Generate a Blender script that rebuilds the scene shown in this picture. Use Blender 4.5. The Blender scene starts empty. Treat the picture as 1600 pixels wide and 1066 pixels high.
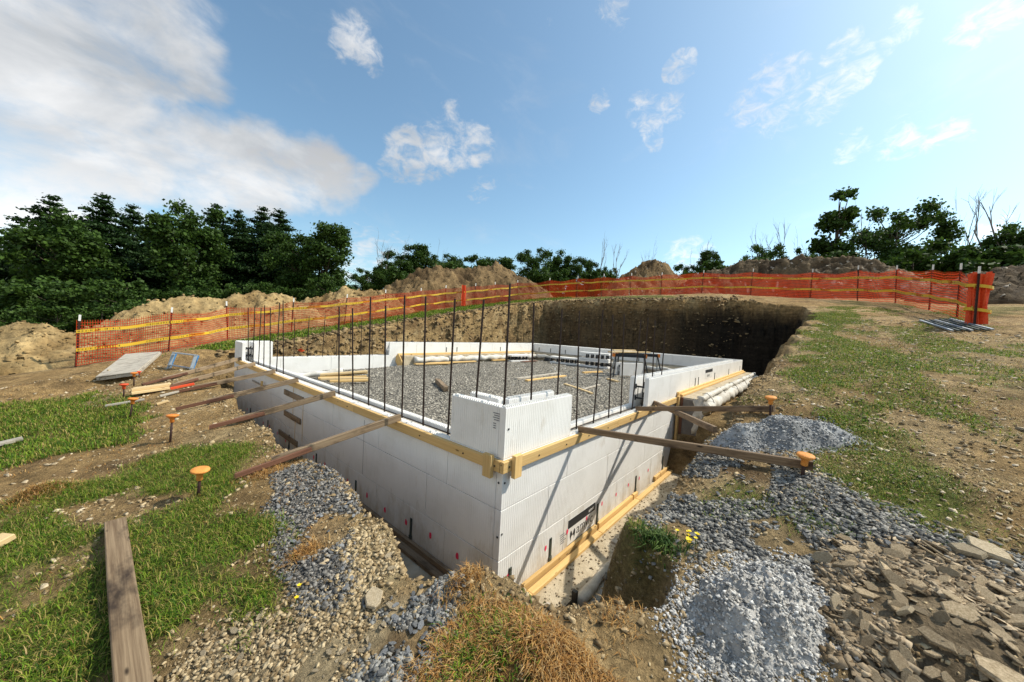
import bpy, bmesh, math, random
import numpy as np
from mathutils import Vector, Matrix
random.seed(7)
RNG = np.random.default_rng(7)
SC = bpy.context.scene
COL = SC.collection
# ------------------------------------------------------------------ camera
CAM = Vector((-2.0351, -1.7783, 1.0171))
YAW, PITCH, ROLL, FPX = 0.7109, -0.0326, 0.0522, 549.75
cd = bpy.data.cameras.new('camera')
cam = bpy.data.objects.new('camera', cd); COL.objects.link(cam); SC.camera = cam
cd.sensor_width = 36.0; cd.lens = 36.0 * FPX / 1600.0; cd.clip_start = 0.02; cd.clip_end = 2000
fw = Vector((math.cos(YAW)*math.cos(PITCH), math.sin(YAW)*math.cos(PITCH), math.sin(PITCH)))
rt = Vector((math.sin(YAW), -math.cos(YAW), 0)); up = rt.cross(fw)
r2 = rt*math.cos(ROLL) + up*math.sin(ROLL); u2 = -rt*math.sin(ROLL) + up*math.cos(ROLL)
cam.matrix_world = Matrix(((r2.x, u2.x, -fw.x, CAM.x), (r2.y, u2.y, -fw.y, CAM.y), (r2.z, u2.z, -fw.z, CAM.z), (0, 0, 0, 1)))
# ------------------------------------------------------------------ sun and sky
SUN = Vector((1.20, -1.0, 1.70)).normalized()
sl = bpy.data.lights.new('sun', 'SUN'); sl.energy = 3.95; sl.angle = math.radians(0.55); sl.color = (1.0, 0.93, 0.80)
so = bpy.data.objects.new('sun', sl); COL.objects.link(so); so.location = (8, -8, 14)
so.rotation_euler = SUN.to_track_quat('Z', 'Y').to_euler()
wd = bpy.data.worlds.new('World'); SC.world = wd; wd.use_nodes = True
wt = wd.node_tree; wt.nodes.clear()
def wn(t, **k):
    n = wt.nodes.new(t)
    for a, b in k.items(): setattr(n, a, b)
    return n
sky = wn('ShaderNodeTexSky'); sky.sky_type = 'NISHITA'; sky.sun_disc = False
sky.sun_elevation = math.asin(SUN.z); sky.sun_rotation = math.atan2(SUN.x, SUN.y)
sky.altitude = 300; sky.air_density = 1.0; sky.dust_density = 1.7; sky.ozone_density = 1.0
BANK_FILL = [(-.50,.83,.26,17),(-.72,.60,.34,20),(-.90,.28,.33,20),(-.93,-.10,.36,19),(-.55,.62,.56,16),(-.80,-.45,.40,17),(-.5,-.80,.34,14),(-.80,.10,.60,13)]   # bank carried on out of view, cloud added to brighten the shaded wall
BANK = [(-0.176,0.935,0.309,9.4),(-0.091,0.917,0.388,8.9),(-0.019,0.904,0.428,6.6),(0.043,0.887,0.460,4.9),(-0.159,0.967,0.199,9.7),(-0.072,0.967,0.244,6.0),(0.003,0.965,0.262,5.3),(0.083,0.951,0.296,4.3),(0.147,0.939,0.312,4.4),(0.208,0.925,0.319,4.7),(0.276,0.907,0.319,4.2),(0.347,0.878,0.330,3.6),(0.400,0.847,0.349,2.5),(0.023,0.913,0.407,4.3),(0.068,0.901,0.428,2.8),(-0.033,0.980,0.198,6.0),(0.113,0.964,0.242,3.9),(-0.109,0.984,0.144,5.7),(0.213,0.939,0.270,3.6),(-0.239,0.950,0.202,9.4),(0.327,0.744,0.583,2.1),(0.323,0.762,0.561,1.3),(0.484,0.778,0.401,3.4),(0.538,0.724,0.431,3.4),(0.586,0.673,0.452,2.4),(0.537,0.679,0.500,1.8),(0.501,0.762,0.411,2.1)]
WISPS = [(0.850,0.112,0.515,2.2),(0.855,0.072,0.514,1.7),(0.862,0.139,0.488,2.0),(0.888,0.013,0.460,1.9),(0.885,0.091,0.456,2.5),(0.802,0.322,0.503,2.3),(0.819,0.272,0.505,1.8),(0.925,-0.038,0.378,1.4),(0.921,-0.106,0.375,1.9),(0.918,-0.138,0.372,1.0),(0.866,-0.014,0.501,1.3),(0.851,-0.173,0.496,1.6),(0.665,0.347,0.661,2.3),(0.606,0.477,0.636,1.5),(0.847,-0.083,0.525,1.3),(0.823,0.314,0.474,1.1),(0.740,0.404,0.538,1.1),(0.788,0.242,0.567,0.8),(0.947,0.252,0.201,2.6),(0.959,-0.204,0.196,1.9),(0.635,0.683,0.361,1.8),(0.441,0.883,0.161,4.6),(0.501,0.847,0.178,2.8)]
tc = wn('ShaderNodeTexCoord')
def wlink(a, b): wt.links.new(a, b)
def wmath(op, a, b=None, clamp=False):
    n = wn('ShaderNodeMath', operation=op); n.use_clamp = clamp
    for i, v in enumerate((a, b)):
        if v is None: continue
        if isinstance(v, (int, float)): n.inputs[i].default_value = v
        else: wlink(v, n.inputs[i])
    return n.outputs[0]
# warp the direction a little so that no cloud edge is a circle
wz = wn('ShaderNodeTexNoise'); wz.inputs['Scale'].default_value = 7.0; wz.inputs['Detail'].default_value = 4
wlink(tc.outputs['Generated'], wz.inputs['Vector'])
sub = wn('ShaderNodeVectorMath', operation='SUBTRACT'); wlink(wz.outputs['Color'], sub.inputs[0]); sub.inputs[1].default_value = (.5, .5, .5)
scl = wn('ShaderNodeVectorMath', operation='SCALE'); wlink(sub.outputs[0], scl.inputs[0]); scl.inputs['Scale'].default_value = 0.10
addv = wn('ShaderNodeVectorMath', operation='ADD'); wlink(tc.outputs['Generated'], addv.inputs[0]); wlink(scl.outputs[0], addv.inputs[1])
nrm = wn('ShaderNodeVectorMath', operation='NORMALIZE'); wlink(addv.outputs[0], nrm.inputs[0])
def blobs(lst, soft):
    acc = None
    for x, y, z, r in lst:
        d = wn('ShaderNodeVectorMath', operation='DOT_PRODUCT'); wlink(nrm.outputs[0], d.inputs[0]); d.inputs[1].default_value = (x, y, z)
        m = wn('ShaderNodeMapRange'); m.interpolation_type = 'SMOOTHSTEP'
        m.inputs['From Min'].default_value = math.cos(math.radians(r*(1+soft))); m.inputs['From Max'].default_value = math.cos(math.radians(r*(1-soft)))
        wlink(d.outputs['Value'], m.inputs['Value'])
        acc = m.outputs[0] if acc is None else wmath('MAXIMUM', acc, m.outputs[0])
    return acc
mbank = wmath('MAXIMUM', blobs(BANK[:20], 0.55), blobs(BANK_FILL, 0.7)); mpuff = blobs([(a, b, c, r*.80) for a, b, c, r in BANK[20:]], 0.95); mwisp = blobs([(a, b, c, r*.85) for a, b, c, r in WISPS], 1.0)
def wnoise(scale, detail, rough, vec=(1, 1, 1), dist=0.0):
    mp = wn('ShaderNodeMapping'); mp.inputs['Scale'].default_value = vec; wlink(tc.outputs['Generated'], mp.inputs['Vector'])
    n = wn('ShaderNodeTexNoise'); n.inputs['Scale'].default_value = scale; n.inputs['Detail'].default_value = detail
    n.inputs['Roughness'].default_value = rough; n.inputs['Distortion'].default_value = dist
    wlink(mp.outputs[0], n.inputs['Vector']); return n.outputs['Fac']
n1 = wnoise(7.0, 10, 0.60, (1, 1, 1.7), 0.25); n2 = wnoise(24.0, 9, 0.62, (1, 1, 1.5), 0.35); n3 = wnoise(20.0, 9, 0.66, (1, 1.5, 2.6), 0.6)
def wramp(v, a, b):
    m = wn('ShaderNodeMapRange'); m.interpolation_type = 'SMOOTHSTEP'
    m.inputs['From Min'].default_value = a; m.inputs['From Max'].default_value = b; wlink(v, m.inputs['Value']); return m.outputs[0]
def cloud(mask, nz, mid, amp, lo, hi): return wmath('MULTIPLY', wramp(wmath('ADD', mask, wmath('MULTIPLY', wmath('SUBTRACT', nz, mid), amp)), lo, hi), wramp(mask, 0.0, 0.25))
dbank = cloud(mbank, n1, 0.5, 2.2, 0.30, 1.25)
dpuff = cloud(mpuff, n2, 0.5, 2.6, 0.45, 1.45)
dwisp = wmath('MULTIPLY', cloud(mwisp, n3, 0.5, 3.2, 0.55, 1.9), 0.8)
veil = wmath('MULTIPLY', wramp(wnoise(3.2, 8, 0.62, (1, 1.4, 2.4), 0.8), 0.52, 0.85), 0.22)
dens = wmath('MULTIPLY', wmath('MAXIMUM', wmath('MAXIMUM', wmath('MULTIPLY', dbank, 0.95), wmath('MULTIPLY', dpuff, 0.85)), wmath('MAXIMUM', dwisp, veil)), 1.0, True)
shade = wnoise(4.2, 7, 0.55, (1, 1, 2.0), 0.3)
cr = wn('ShaderNodeValToRGB'); wlink(shade, cr.inputs[0])
cr.color_ramp.elements[0].position = 0.36; cr.color_ramp.elements[0].color = (2.75, 2.88, 3.02, 1)
cr.color_ramp.elements[1].position = 0.66; cr.color_ramp.elements[1].color = (4.9, 4.9, 4.9, 1)
tint = wn('ShaderNodeMix', data_type='RGBA', blend_type='MULTIPLY'); tint.inputs['Factor'].default_value = 1.0; wlink(sky.outputs[0], tint.inputs['A']); tint.inputs['B'].default_value = (0.90, 1.06, 1.0, 1)
bwn = wn('ShaderNodeRGBToBW'); wlink(tint.outputs['Result'], bwn.inputs[0]); brt = wn('ShaderNodeMix', data_type='RGBA', blend_type='MULTIPLY'); brt.inputs['Factor'].default_value = 1.0; wlink(bwn.outputs[0], brt.inputs['A']); brt.inputs['B'].default_value = (1.36, 1.38, 1.40, 1)
lgt = wn('ShaderNodeMix', data_type='RGBA', blend_type='LIGHTEN'); lgt.inputs['Factor'].default_value = 1.0; wlink(cr.outputs[0], lgt.inputs['A']); wlink(brt.outputs['Result'], lgt.inputs['B'])
mx = wn('ShaderNodeMix', data_type='RGBA'); wlink(dens, mx.inputs['Factor']); wlink(tint.outputs['Result'], mx.inputs['A']); wlink(lgt.outputs['Result'], mx.inputs['B'])
bg = wn('ShaderNodeBackground'); bg.inputs['Strength'].default_value = 0.15; wlink(mx.outputs['Result'], bg.inputs['Color'])
wo = wn('ShaderNodeOutputWorld'); wlink(bg.outputs[0], wo.inputs['Surface'])
SC.view_settings.view_transform = 'Standard'; SC.view_settings.look = 'None'
SC.view_settings.exposure = 0.37; SC.view_settings.gamma = 1.0
SC.render.engine = 'CYCLES'
SC.cycles.use_denoising = True; SC.cycles.max_bounces = 6; SC.cycles.diffuse_bounces = 3; SC.cycles.glossy_bounces = 2
SC.cycles.transparent_max_bounces = 14; SC.cycles.sample_clamp_indirect = 6.0

# ------------------------------------------------------------------ materials
def new_mat(name):
    m = bpy.data.materials.new(name); m.use_nodes = True
    nt = m.node_tree; nt.nodes.clear()
    out = nt.nodes.new('ShaderNodeOutputMaterial'); b = nt.nodes.new('ShaderNodeBsdfPrincipled')
    nt.links.new(b.outputs[0], out.inputs[0]); b.inputs['Specular IOR Level'].default_value = 0.3
    return m, nt, b
def nnode(nt, t, **k):
    n = nt.nodes.new(t)
    for a, b in k.items(): setattr(n, a, b)
    return n
def coords(nt, kind='Object', scale=(1, 1, 1)):
    t = nt.nodes.new('ShaderNodeTexCoord'); mp = nt.nodes.new('ShaderNodeMapping')
    mp.inputs['Scale'].default_value = scale; nt.links.new(t.outputs[kind], mp.inputs['Vector']); return mp.outputs[0]
def noise(nt, vec, scale, detail=5, rough=0.6):
    n = nt.nodes.new('ShaderNodeTexNoise'); n.inputs['Scale'].default_value = scale
    n.inputs['Detail'].default_value = detail; n.inputs['Roughness'].default_value = rough
    if vec is not None: nt.links.new(vec, n.inputs['Vector'])
    return n.outputs['Fac']
def ramp(nt, v, stops):
    r = nt.nodes.new('ShaderNodeValToRGB'); nt.links.new(v, r.inputs[0]); e = r.color_ramp.elements
    while len(e) < len(stops): e.new(0.5)
    for i, (p, c) in enumerate(stops):
        e[i].position = p; e[i].color = (*c, 1) if len(c) == 3 else c
    return r.outputs[0]
def mixc(nt, f, a, b, blend='MIX'):
    m = nt.nodes.new('ShaderNodeMix'); m.data_type = 'RGBA'; m.blend_type = blend
    for s, v in (('Factor', f), ('A', a), ('B', b)):
        if isinstance(v, (int, float)): m.inputs[s].default_value = v
        elif isinstance(v, tuple): m.inputs[s].default_value = (*v, 1) if len(v) == 3 else v
        else: nt.links.new(v, m.inputs[s])
    return m.outputs['Result']
def mth(nt, op, a, b=None, clamp=False):
    n = nt.nodes.new('ShaderNodeMath'); n.operation = op; n.use_clamp = clamp
    for i, v in enumerate((a, b)):
        if v is None: continue
        if isinstance(v, (int, float)): n.inputs[i].default_value = v
        else: nt.links.new(v, n.inputs[i])
    return n.outputs[0]
def bump(nt, b, h, dist, strength=1.0):
    n = nt.nodes.new('ShaderNodeBump'); n.inputs['Distance'].default_value = dist; n.inputs['Strength'].default_value = strength
    nt.links.new(h, n.inputs['Height']); nt.links.new(n.outputs[0], b.inputs['Normal']); return n
def pmat(name, c1, c2, scale=8, rough=0.85, bd=0.0, bs=None, stretch=(1, 1, 1), metal=0.0, vary=0.0):
    m, nt, b = new_mat(name); v = coords(nt, 'Object', stretch); f = noise(nt, v, scale)
    c = ramp(nt, f, [(0.3, c1), (0.7, c2)])
    if vary:
        oi = nt.nodes.new('ShaderNodeObjectInfo')
        k = mth(nt, 'ADD', mth(nt, 'MULTIPLY', oi.outputs['Random'], 2*vary), 1.0 - vary)
        cmb = nt.nodes.new('ShaderNodeCombineColor')
        for i in range(3): nt.links.new(k, cmb.inputs[i])
        c = mixc(nt, 1.0, c, cmb.outputs[0], 'MULTIPLY')
    nt.links.new(c, b.inputs['Base Color']); b.inputs['Roughness'].default_value = rough; b.inputs['Metallic'].default_value = metal
    if bd: bump(nt, b, noise(nt, v, bs or scale*3), bd)
    return m
def wood(name, c1, c2, c3=None, rough=0.75, knots=True):
    m, nt, b = new_mat(name)
    oi = nt.nodes.new('ShaderNodeObjectInfo')
    t = nt.nodes.new('ShaderNodeTexCoord'); off = nt.nodes.new('ShaderNodeVectorMath'); off.operation = 'ADD'
    cmb = nt.nodes.new('ShaderNodeCombineXYZ')
    nt.links.new(mth(nt, 'MULTIPLY', oi.outputs['Random'], 37.0), cmb.inputs[0]); nt.links.new(mth(nt, 'MULTIPLY', oi.outputs['Random'], 11.0), cmb.inputs[1])
    nt.links.new(t.outputs['Object'], off.inputs[0]); nt.links.new(cmb.outputs[0], off.inputs[1])
    def mp(s):
        q = nt.nodes.new('ShaderNodeMapping'); q.inputs['Scale'].default_value = s; nt.links.new(off.outputs[0], q.inputs['Vector']); return q.outputs[0]
    g = noise(nt, mp((1.6, 60, 60)), 1.5, 6, 0.65); w = noise(nt, mp((3, 8, 8)), 1.2, 4, 0.6)
    c = ramp(nt, g, [(0.3, c1), (0.65, c2)])
    if c3: c = mixc(nt, ramp(nt, w, [(0.5, (0, 0, 0)), (0.68, (1, 1, 1))]), c, c3)
    if knots:
        vo = nt.nodes.new('ShaderNodeTexVoronoi'); vo.inputs['Scale'].default_value = 1.0; nt.links.new(mp((4, 14, 14)), vo.inputs['Vector'])
        kf = ramp(nt, vo.outputs['Distance'], [(0.06, (1, 1, 1)), (0.13, (0, 0, 0))])
        c = mixc(nt, kf, c, tuple(x*0.3 for x in c1))
    k = mth(nt, 'ADD', mth(nt, 'MULTIPLY', oi.outputs['Random'], 0.3), 0.85)
    hv = nt.nodes.new('ShaderNodeHueSaturation'); nt.links.new(c, hv.inputs['Color']); nt.links.new(k, hv.inputs['Value'])
    nt.links.new(hv.outputs[0], b.inputs['Base Color']); b.inputs['Roughness'].default_value = rough
    bump(nt, b, g, 0.002, 0.7); return m
def attr_mat(name, rough=0.9, scale=40, amt=0.35, bd=0.004, translucent=0.0, spec=0.2):
    m, nt, b = new_mat(name); a = nt.nodes.new('ShaderNodeAttribute'); a.attribute_name = 'Col'
    v = coords(nt); f = noise(nt, v, scale, 4, 0.65)
    g = ramp(nt, f, [(0.25, (1-amt,)*3), (0.75, (1+amt,)*3)])
    c = mixc(nt, 1.0, a.outputs['Color'], g, 'MULTIPLY'); nt.links.new(c, b.inputs['Base Color'])
    b.inputs['Roughness'].default_value = rough; b.inputs['Specular IOR Level'].default_value = spec
    if bd: bump(nt, b, f, bd)
    if translucent:
        out = [n for n in nt.nodes if n.type == 'OUTPUT_MATERIAL'][0]
        tr = nt.nodes.new('ShaderNodeBsdfTranslucent'); nt.links.new(c, tr.inputs['Color'])
        ms = nt.nodes.new('ShaderNodeMixShader'); ms.inputs[0].default_value = translucent
        nt.links.new(b.outputs[0], ms.inputs[1]); nt.links.new(tr.outputs[0], ms.inputs[2]); nt.links.new(ms.outputs[0], out.inputs[0])
    return m
M = {}
M['lumber'] = wood('new_lumber', (0.56, 0.35, 0.125), (0.71, 0.48, 0.205))
M['pale_lumber'] = wood('pale_lumber', (0.58, 0.40, 0.19), (0.70, 0.52, 0.28))
M['old_wood'] = wood('weathered_wood', (0.16, 0.105, 0.06), (0.35, 0.255, 0.16), (0.075, 0.05, 0.03))
M['dark_wood'] = wood('dark_weathered_wood', (0.12, 0.075, 0.042), (0.27, 0.185, 0.11), (0.06, 0.036, 0.022))
M['grey_wood'] = wood('grey_wood', (0.33, 0.29, 0.23), (0.50, 0.45, 0.37), (0.22, 0.18, 0.14))
M['red_wood'] = wood('reddish_wood', (0.105, 0.045, 0.028), (0.20, 0.095, 0.055), (0.06, 0.028, 0.018))
M['plank_wood'] = wood('split_weathered_wood', (0.15, 0.095, 0.052), (0.33, 0.235, 0.14), (0.05, 0.032, 0.02))
M['dark_plate'] = pmat('dark_plate', (0.035, 0.032, 0.026), (0.075, 0.065, 0.05), 14, 0.6)
M['rebar'] = pmat('rusty_rebar', (0.018, 0.014, 0.012), (0.05, 0.028, 0.02), 30, 0.6, metal=0.3)
M['concrete'] = pmat('concrete', (0.34, 0.31, 0.26), (0.50, 0.46, 0.39), 9, 0.9, 0.004, 30)
M['footing'] = pmat('dusty_footing', (0.33, 0.26, 0.165), (0.56, 0.48, 0.35), 5, 0.95, 0.012, 18)
M['darkcrete'] = pmat('dark_concrete', (0.13, 0.12, 0.11), (0.22, 0.20, 0.18), 7, 0.9, 0.005, 22)
M['fabric'] = pmat('form_fabric', (0.46, 0.42, 0.35), (0.72, 0.70, 0.65), 5, 0.7, 0.012, 9)
M['old_fabric'] = pmat('dusty_fabric', (0.36, 0.30, 0.21), (0.62, 0.56, 0.46), 7, 0.85, 0.012, 14)
M['black'] = pmat('black_plastic', (0.012, 0.013, 0.015), (0.03, 0.032, 0.036), 20, 0.5)
M['green_metal'] = pmat('green_bracket', (0.03, 0.04, 0.033), (0.07, 0.085, 0.07), 30, 0.5, metal=0.2)
M['grey_metal'] = pmat('galvanised_steel', (0.30, 0.33, 0.36), (0.42, 0.45, 0.48), 20, 0.45, metal=0.6)
M['orange_plastic'] = pmat('orange_plastic', (0.62, 0.17, 0.025), (0.75, 0.26, 0.05), 18, 0.55)
M['faded_orange'] = pmat('faded_orange_plastic', (0.58, 0.20, 0.035), (0.74, 0.33, 0.08), 26, 0.65, 0.002, 60)
M['red_plastic'] = pmat('red_plastic', (0.62, 0.06, 0.02), (0.72, 0.10, 0.03), 18, 0.55)
M['pink'] = pmat('pink_spray_paint', (0.85, 0.03, 0.10), (0.90, 0.08, 0.16), 40, 0.7)
M['ink'] = pmat('black_print', (0.02, 0.022, 0.025), (0.03, 0.032, 0.035), 40, 0.6)
M['greyink'] = pmat('grey_print', (0.16, 0.16, 0.17), (0.26, 0.26, 0.27), 60, 0.7)
M['paper'] = pmat('print_ground', (0.72, 0.71, 0.68), (0.76, 0.75, 0.72), 20, 0.6)
M['post'] = pmat('dark_steel_post', (0.028, 0.014, 0.012), (0.06, 0.028, 0.02), 20, 0.55, metal=0.2)
M['white_paint'] = pmat('white_paint', (0.70, 0.70, 0.68), (0.80, 0.80, 0.78), 20, 0.6)
M['blue_paint'] = pmat('blue_paint', (0.03, 0.16, 0.38), (0.06, 0.24, 0.50), 20, 0.5)
M['stone'] = pmat('shale_stone', (0.27, 0.19, 0.105), (0.56, 0.44, 0.285), 9, 0.9, 0.006, 40, vary=0.42)
M['tan_stone'] = pmat('tan_stone', (0.30, 0.23, 0.14), (0.50, 0.41, 0.28), 9, 0.9, 0.005, 40, vary=0.2)
M['grey_stone'] = pmat('grey_gravel_stone', (0.10, 0.105, 0.11), (0.25, 0.25, 0.25), 30, 0.85, 0.003, 60, vary=0.4)
M['stones_attr'] = attr_mat('loose_stones', 0.85, 60, 0.4, 0.003)
M['blade'] = attr_mat('grass_blades', 0.65, 25, 0.15, 0, 0.35, 0.25)
M['leaf'] = attr_mat('foliage', 0.6, 3, 0.25, 0, 0.30, 0.2)
M['bark'] = pmat('bark', (0.045, 0.034, 0.025), (0.12, 0.095, 0.07), 5, 0.9, 0.01, 20, (1, 1, 0.3))
M['pale_bark'] = pmat('dead_bark', (0.13, 0.11, 0.095), (0.26, 0.23, 0.20), 5, 0.9)
M['petal'] = pmat('yellow_petal', (0.80, 0.55, 0.01), (0.85, 0.65, 0.03), 30, 0.6)

# white ribbed insulation foam: fine moulded grooves along the block
def foam_mat(name, grooves):
    m, nt, b = new_mat(name); t = nt.nodes.new('ShaderNodeTexCoord'); sp = nt.nodes.new('ShaderNodeSeparateXYZ')
    nt.links.new(t.outputs['Object'], sp.inputs[0])
    v = coords(nt); dirt = noise(nt, v, 2.2, 6, 0.65); fine = noise(nt, v, 170, 2, 0.5)
    c = ramp(nt, dirt, [(0.25, (0.70, 0.68, 0.64)), (0.55, (0.82, 0.805, 0.775))])
    spots = noise(nt, v, 26, 3, 0.7)
    c = mixc(nt, ramp(nt, spots, [(0.70, (0, 0, 0)), (0.80, (1, 1, 1))]), c, (0.52, 0.48, 0.42))
    geo = nt.nodes.new('ShaderNodeNewGeometry'); gs = nt.nodes.new('ShaderNodeSeparateXYZ'); nt.links.new(geo.outputs['Position'], gs.inputs[0])
    wv = nt.nodes.new('ShaderNodeMapping'); wv.inputs['Scale'].default_value = (1, 1, .45); nt.links.new(geo.outputs['Position'], wv.inputs['Vector'])
    blot = noise(nt, wv.outputs[0], 3.2, 8, .72)
    low = nt.nodes.new('ShaderNodeMapRange'); low.inputs['From Min'].default_value = -.65; low.inputs['From Max'].default_value = -1.25; low.inputs['To Max'].default_value = .28; nt.links.new(gs.outputs[2], low.inputs['Value'])
    mud = ramp(nt, mth(nt, 'ADD', blot, low.outputs[0]), [(.60, (0, 0, 0)), (.86, (.75, .75, .75))])
    c = mixc(nt, mud, c, (.44, .35, .23))
    sc = nt.nodes.new('ShaderNodeMapping'); sc.inputs['Scale'].default_value = (1, 1, .12); nt.links.new(geo.outputs['Position'], sc.inputs['Vector'])
    c = mixc(nt, ramp(nt, noise(nt, sc.outputs[0], 19, 4, .6), [(.64, (0, 0, 0)), (.76, (.5, .5, .5))]), c, (.50, .475, .43))
    if grooves:
        fr = mth(nt, 'FRACT', mth(nt, 'MULTIPLY', sp.outputs[0], 1/0.0254))
        pp = mth(nt, 'ABSOLUTE', mth(nt, 'SUBTRACT', fr, 0.5))
        gr = nt.nodes.new('ShaderNodeMapRange'); gr.inputs['From Min'].default_value = 0.36; gr.inputs['From Max'].default_value = 0.5
        nt.links.new(pp, gr.inputs['Value'])
        strength = ramp(nt, noise(nt, coords(nt, 'Object', (9, 1, 0.6)), 1.0, 2), [(0.3, (0.35,)*3), (0.7, (1,)*3)])
        gv = mth(nt, 'MULTIPLY', gr.outputs[0], strength)
        hgt = mth(nt, 'SUBTRACT', mth(nt, 'MULTIPLY', fine, 0.12), gv)
        bump(nt, b, hgt, 0.0045)
    else: bump(nt, b, fine, 0.001)
    nt.links.new(c, b.inputs['Base Color']); b.inputs['Roughness'].default_value = 0.7; b.inputs['Specular IOR Level'].default_value = 0.2
    return m
M['foam'] = foam_mat('ribbed_foam', True); M['plain_foam'] = foam_mat('plain_foam', False)

# ------------------------------------------------------------------ mesh helpers
def fin(o, parent=None, label=None, cat=None, group=None, kind=None):
    if label: o['label'] = label
    if cat: o['category'] = cat
    if group: o['group'] = group
    if kind: o['kind'] = kind
    if parent is not None:
        o.parent = parent; o.matrix_parent_inverse = parent.matrix_basis.inverted()
    return o
def empty(name, loc, label, cat, group=None):
    e = bpy.data.objects.new(name, None); COL.objects.link(e); e.location = loc; e.empty_display_size = 0.1
    return fin(e, None, label, cat, group)
class MB:
    def __init__(s): s.v = []; s.f = []; s.n = 0
    def add(s, vs, fs):
        s.v += [tuple(v) for v in vs]; s.f += [tuple(i + s.n for i in f) for f in fs]; s.n += len(vs); return s
    def box(s, a, b, mat=None):
        (x0, y0, z0), (x1, y1, z1) = a, b
        vs = [(x0,y0,z0),(x1,y0,z0),(x1,y1,z0),(x0,y1,z0),(x0,y0,z1),(x1,y0,z1),(x1,y1,z1),(x0,y1,z1)]
        if mat is not None: vs = [mat @ Vector(v) for v in vs]
        return s.add(vs, [(0,3,2,1),(4,5,6,7),(0,1,5,4),(1,2,6,5),(2,3,7,6),(3,0,4,7)])
    def tube(s, pts, rad, n=6, cap=True):
        pts = [Vector(p) for p in pts]; rad = rad if isinstance(rad, (list, tuple)) else [rad]*len(pts)
        rings = []; ref = None
        for i, p in enumerate(pts):
            d = (pts[min(i+1, len(pts)-1)] - pts[max(i-1, 0)])
            d = d.normalized() if d.length > 1e-9 else Vector((0, 0, 1))
            if ref is None: ref = Vector((1, 0, 0)) if abs(d.x) < 0.8 else Vector((0, 1, 0))
            a = d.cross(ref).normalized(); b2 = d.cross(a); ref = a.cross(d)
            rings.append([p + (a*math.cos(2*math.pi*k/n) + b2*math.sin(2*math.pi*k/n))*rad[i] for k in range(n)])
        vs = [v for r in rings for v in r]; fs = []
        for i in range(len(pts)-1):
            for k in range(n):
                k2 = (k+1) % n; fs.append((i*n+k, i*n+k2, (i+1)*n+k2, (i+1)*n+k))
        if cap: fs += [tuple(range(n))[::-1], tuple((len(pts)-1)*n + k for k in range(n))]
        return s.add(vs, fs)
    def lathe(s, prof, n=14, mat=None):
        vs = [(r*math.cos(2*math.pi*k/n), r*math.sin(2*math.pi*k/n), z) for r, z in prof for k in range(n)]
        if mat is not None: vs = [mat @ Vector(v) for v in vs]
        fs = [(i*n+k, i*n+(k+1) % n, (i+1)*n+(k+1) % n, (i+1)*n+k) for i in range(len(prof)-1) for k in range(n)]
        fs += [tuple(range(n))[::-1], tuple((len(prof)-1)*n+k for k in range(n))]
        return s.add(vs, fs)
    def mesh(s, name, smooth=False):
        me = bpy.data.meshes.new(name); me.from_pydata(s.v, [], s.f); me.update()
        if smooth: me.polygons.foreach_set('use_smooth', [True]*len(me.polygons))
        return me
    def build(s, name, mat, parent=None, smooth=False, mw=None, **k):
        return mesh_obj(name, s.mesh(name, smooth), mat, parent, mw, **k)
def mesh_obj(name, me, mat, parent=None, mw=None, **k):
    if mat is not None and not me.materials: me.materials.append(M[mat] if isinstance(mat, str) else mat)
    o = bpy.data.objects.new(name, me); COL.objects.link(o)
    if mw is not None: o.matrix_basis = mw
    return fin(o, parent, **k)
def bevel_mesh(me, w, seg=1):
    bm = bmesh.new(); bm.from_mesh(me); bmesh.ops.bevel(bm, geom=bm.edges[:], offset=w, segments=seg, affect='EDGES'); bm.to_mesh(me); bm.free(); return me
def frame_from(p0, p1, upv=(0, 0, 1)):
    p0, p1 = Vector(p0), Vector(p1); x = (p1-p0).normalized(); y = Vector(upv).cross(x)
    y = y.normalized() if y.length > 1e-6 else Vector((0, 1, 0)); z = x.cross(y)
    return Matrix(((x.x, y.x, z.x, p0.x), (x.y, y.y, z.y, p0.y), (x.z, y.z, z.z, p0.z), (0, 0, 0, 1))), (p1-p0).length
def board(name, p0, p1, w, t, mat, parent=None, upv=(0, 0, 1), wear=0.0, seed=None, **k):
    """a sawn board from p0 to p1 (bottom centre line), w wide, t thick, with eased edges and a little bow"""
    mw, L = frame_from(p0, p1, upv); n = max(2, int(L/0.35)); rnd = random.Random(seed if seed is not None else name+str(p0))
    vs, fs = [], []; e = min(0.004, t*0.2)
    prof = [(-w/2+e, 0), (w/2-e, 0), (w/2, e), (w/2, t-e), (w/2-e, t), (-w/2+e, t), (-w/2, t-e), (-w/2, e)]
    for i in range(n+1):
        dy, dz = rnd.uniform(-1, 1)*wear, rnd.uniform(-.5, .5)*wear
        for a, b in prof: vs.append((L*i/n + (rnd.uniform(-1, 1)*wear*2 if i in (0, n) else 0), a+dy, b+dz))
    for i in range(n):
        for j in range(8): fs.append((i*8+j, (i+1)*8+j, (i+1)*8+(j+1) % 8, i*8+(j+1) % 8))
    fs += [tuple(range(8)), tuple(n*8+j for j in range(8))[::-1]]
    return MB().add(vs, fs).build(name, mat, parent, mw=mw, **k)
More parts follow.
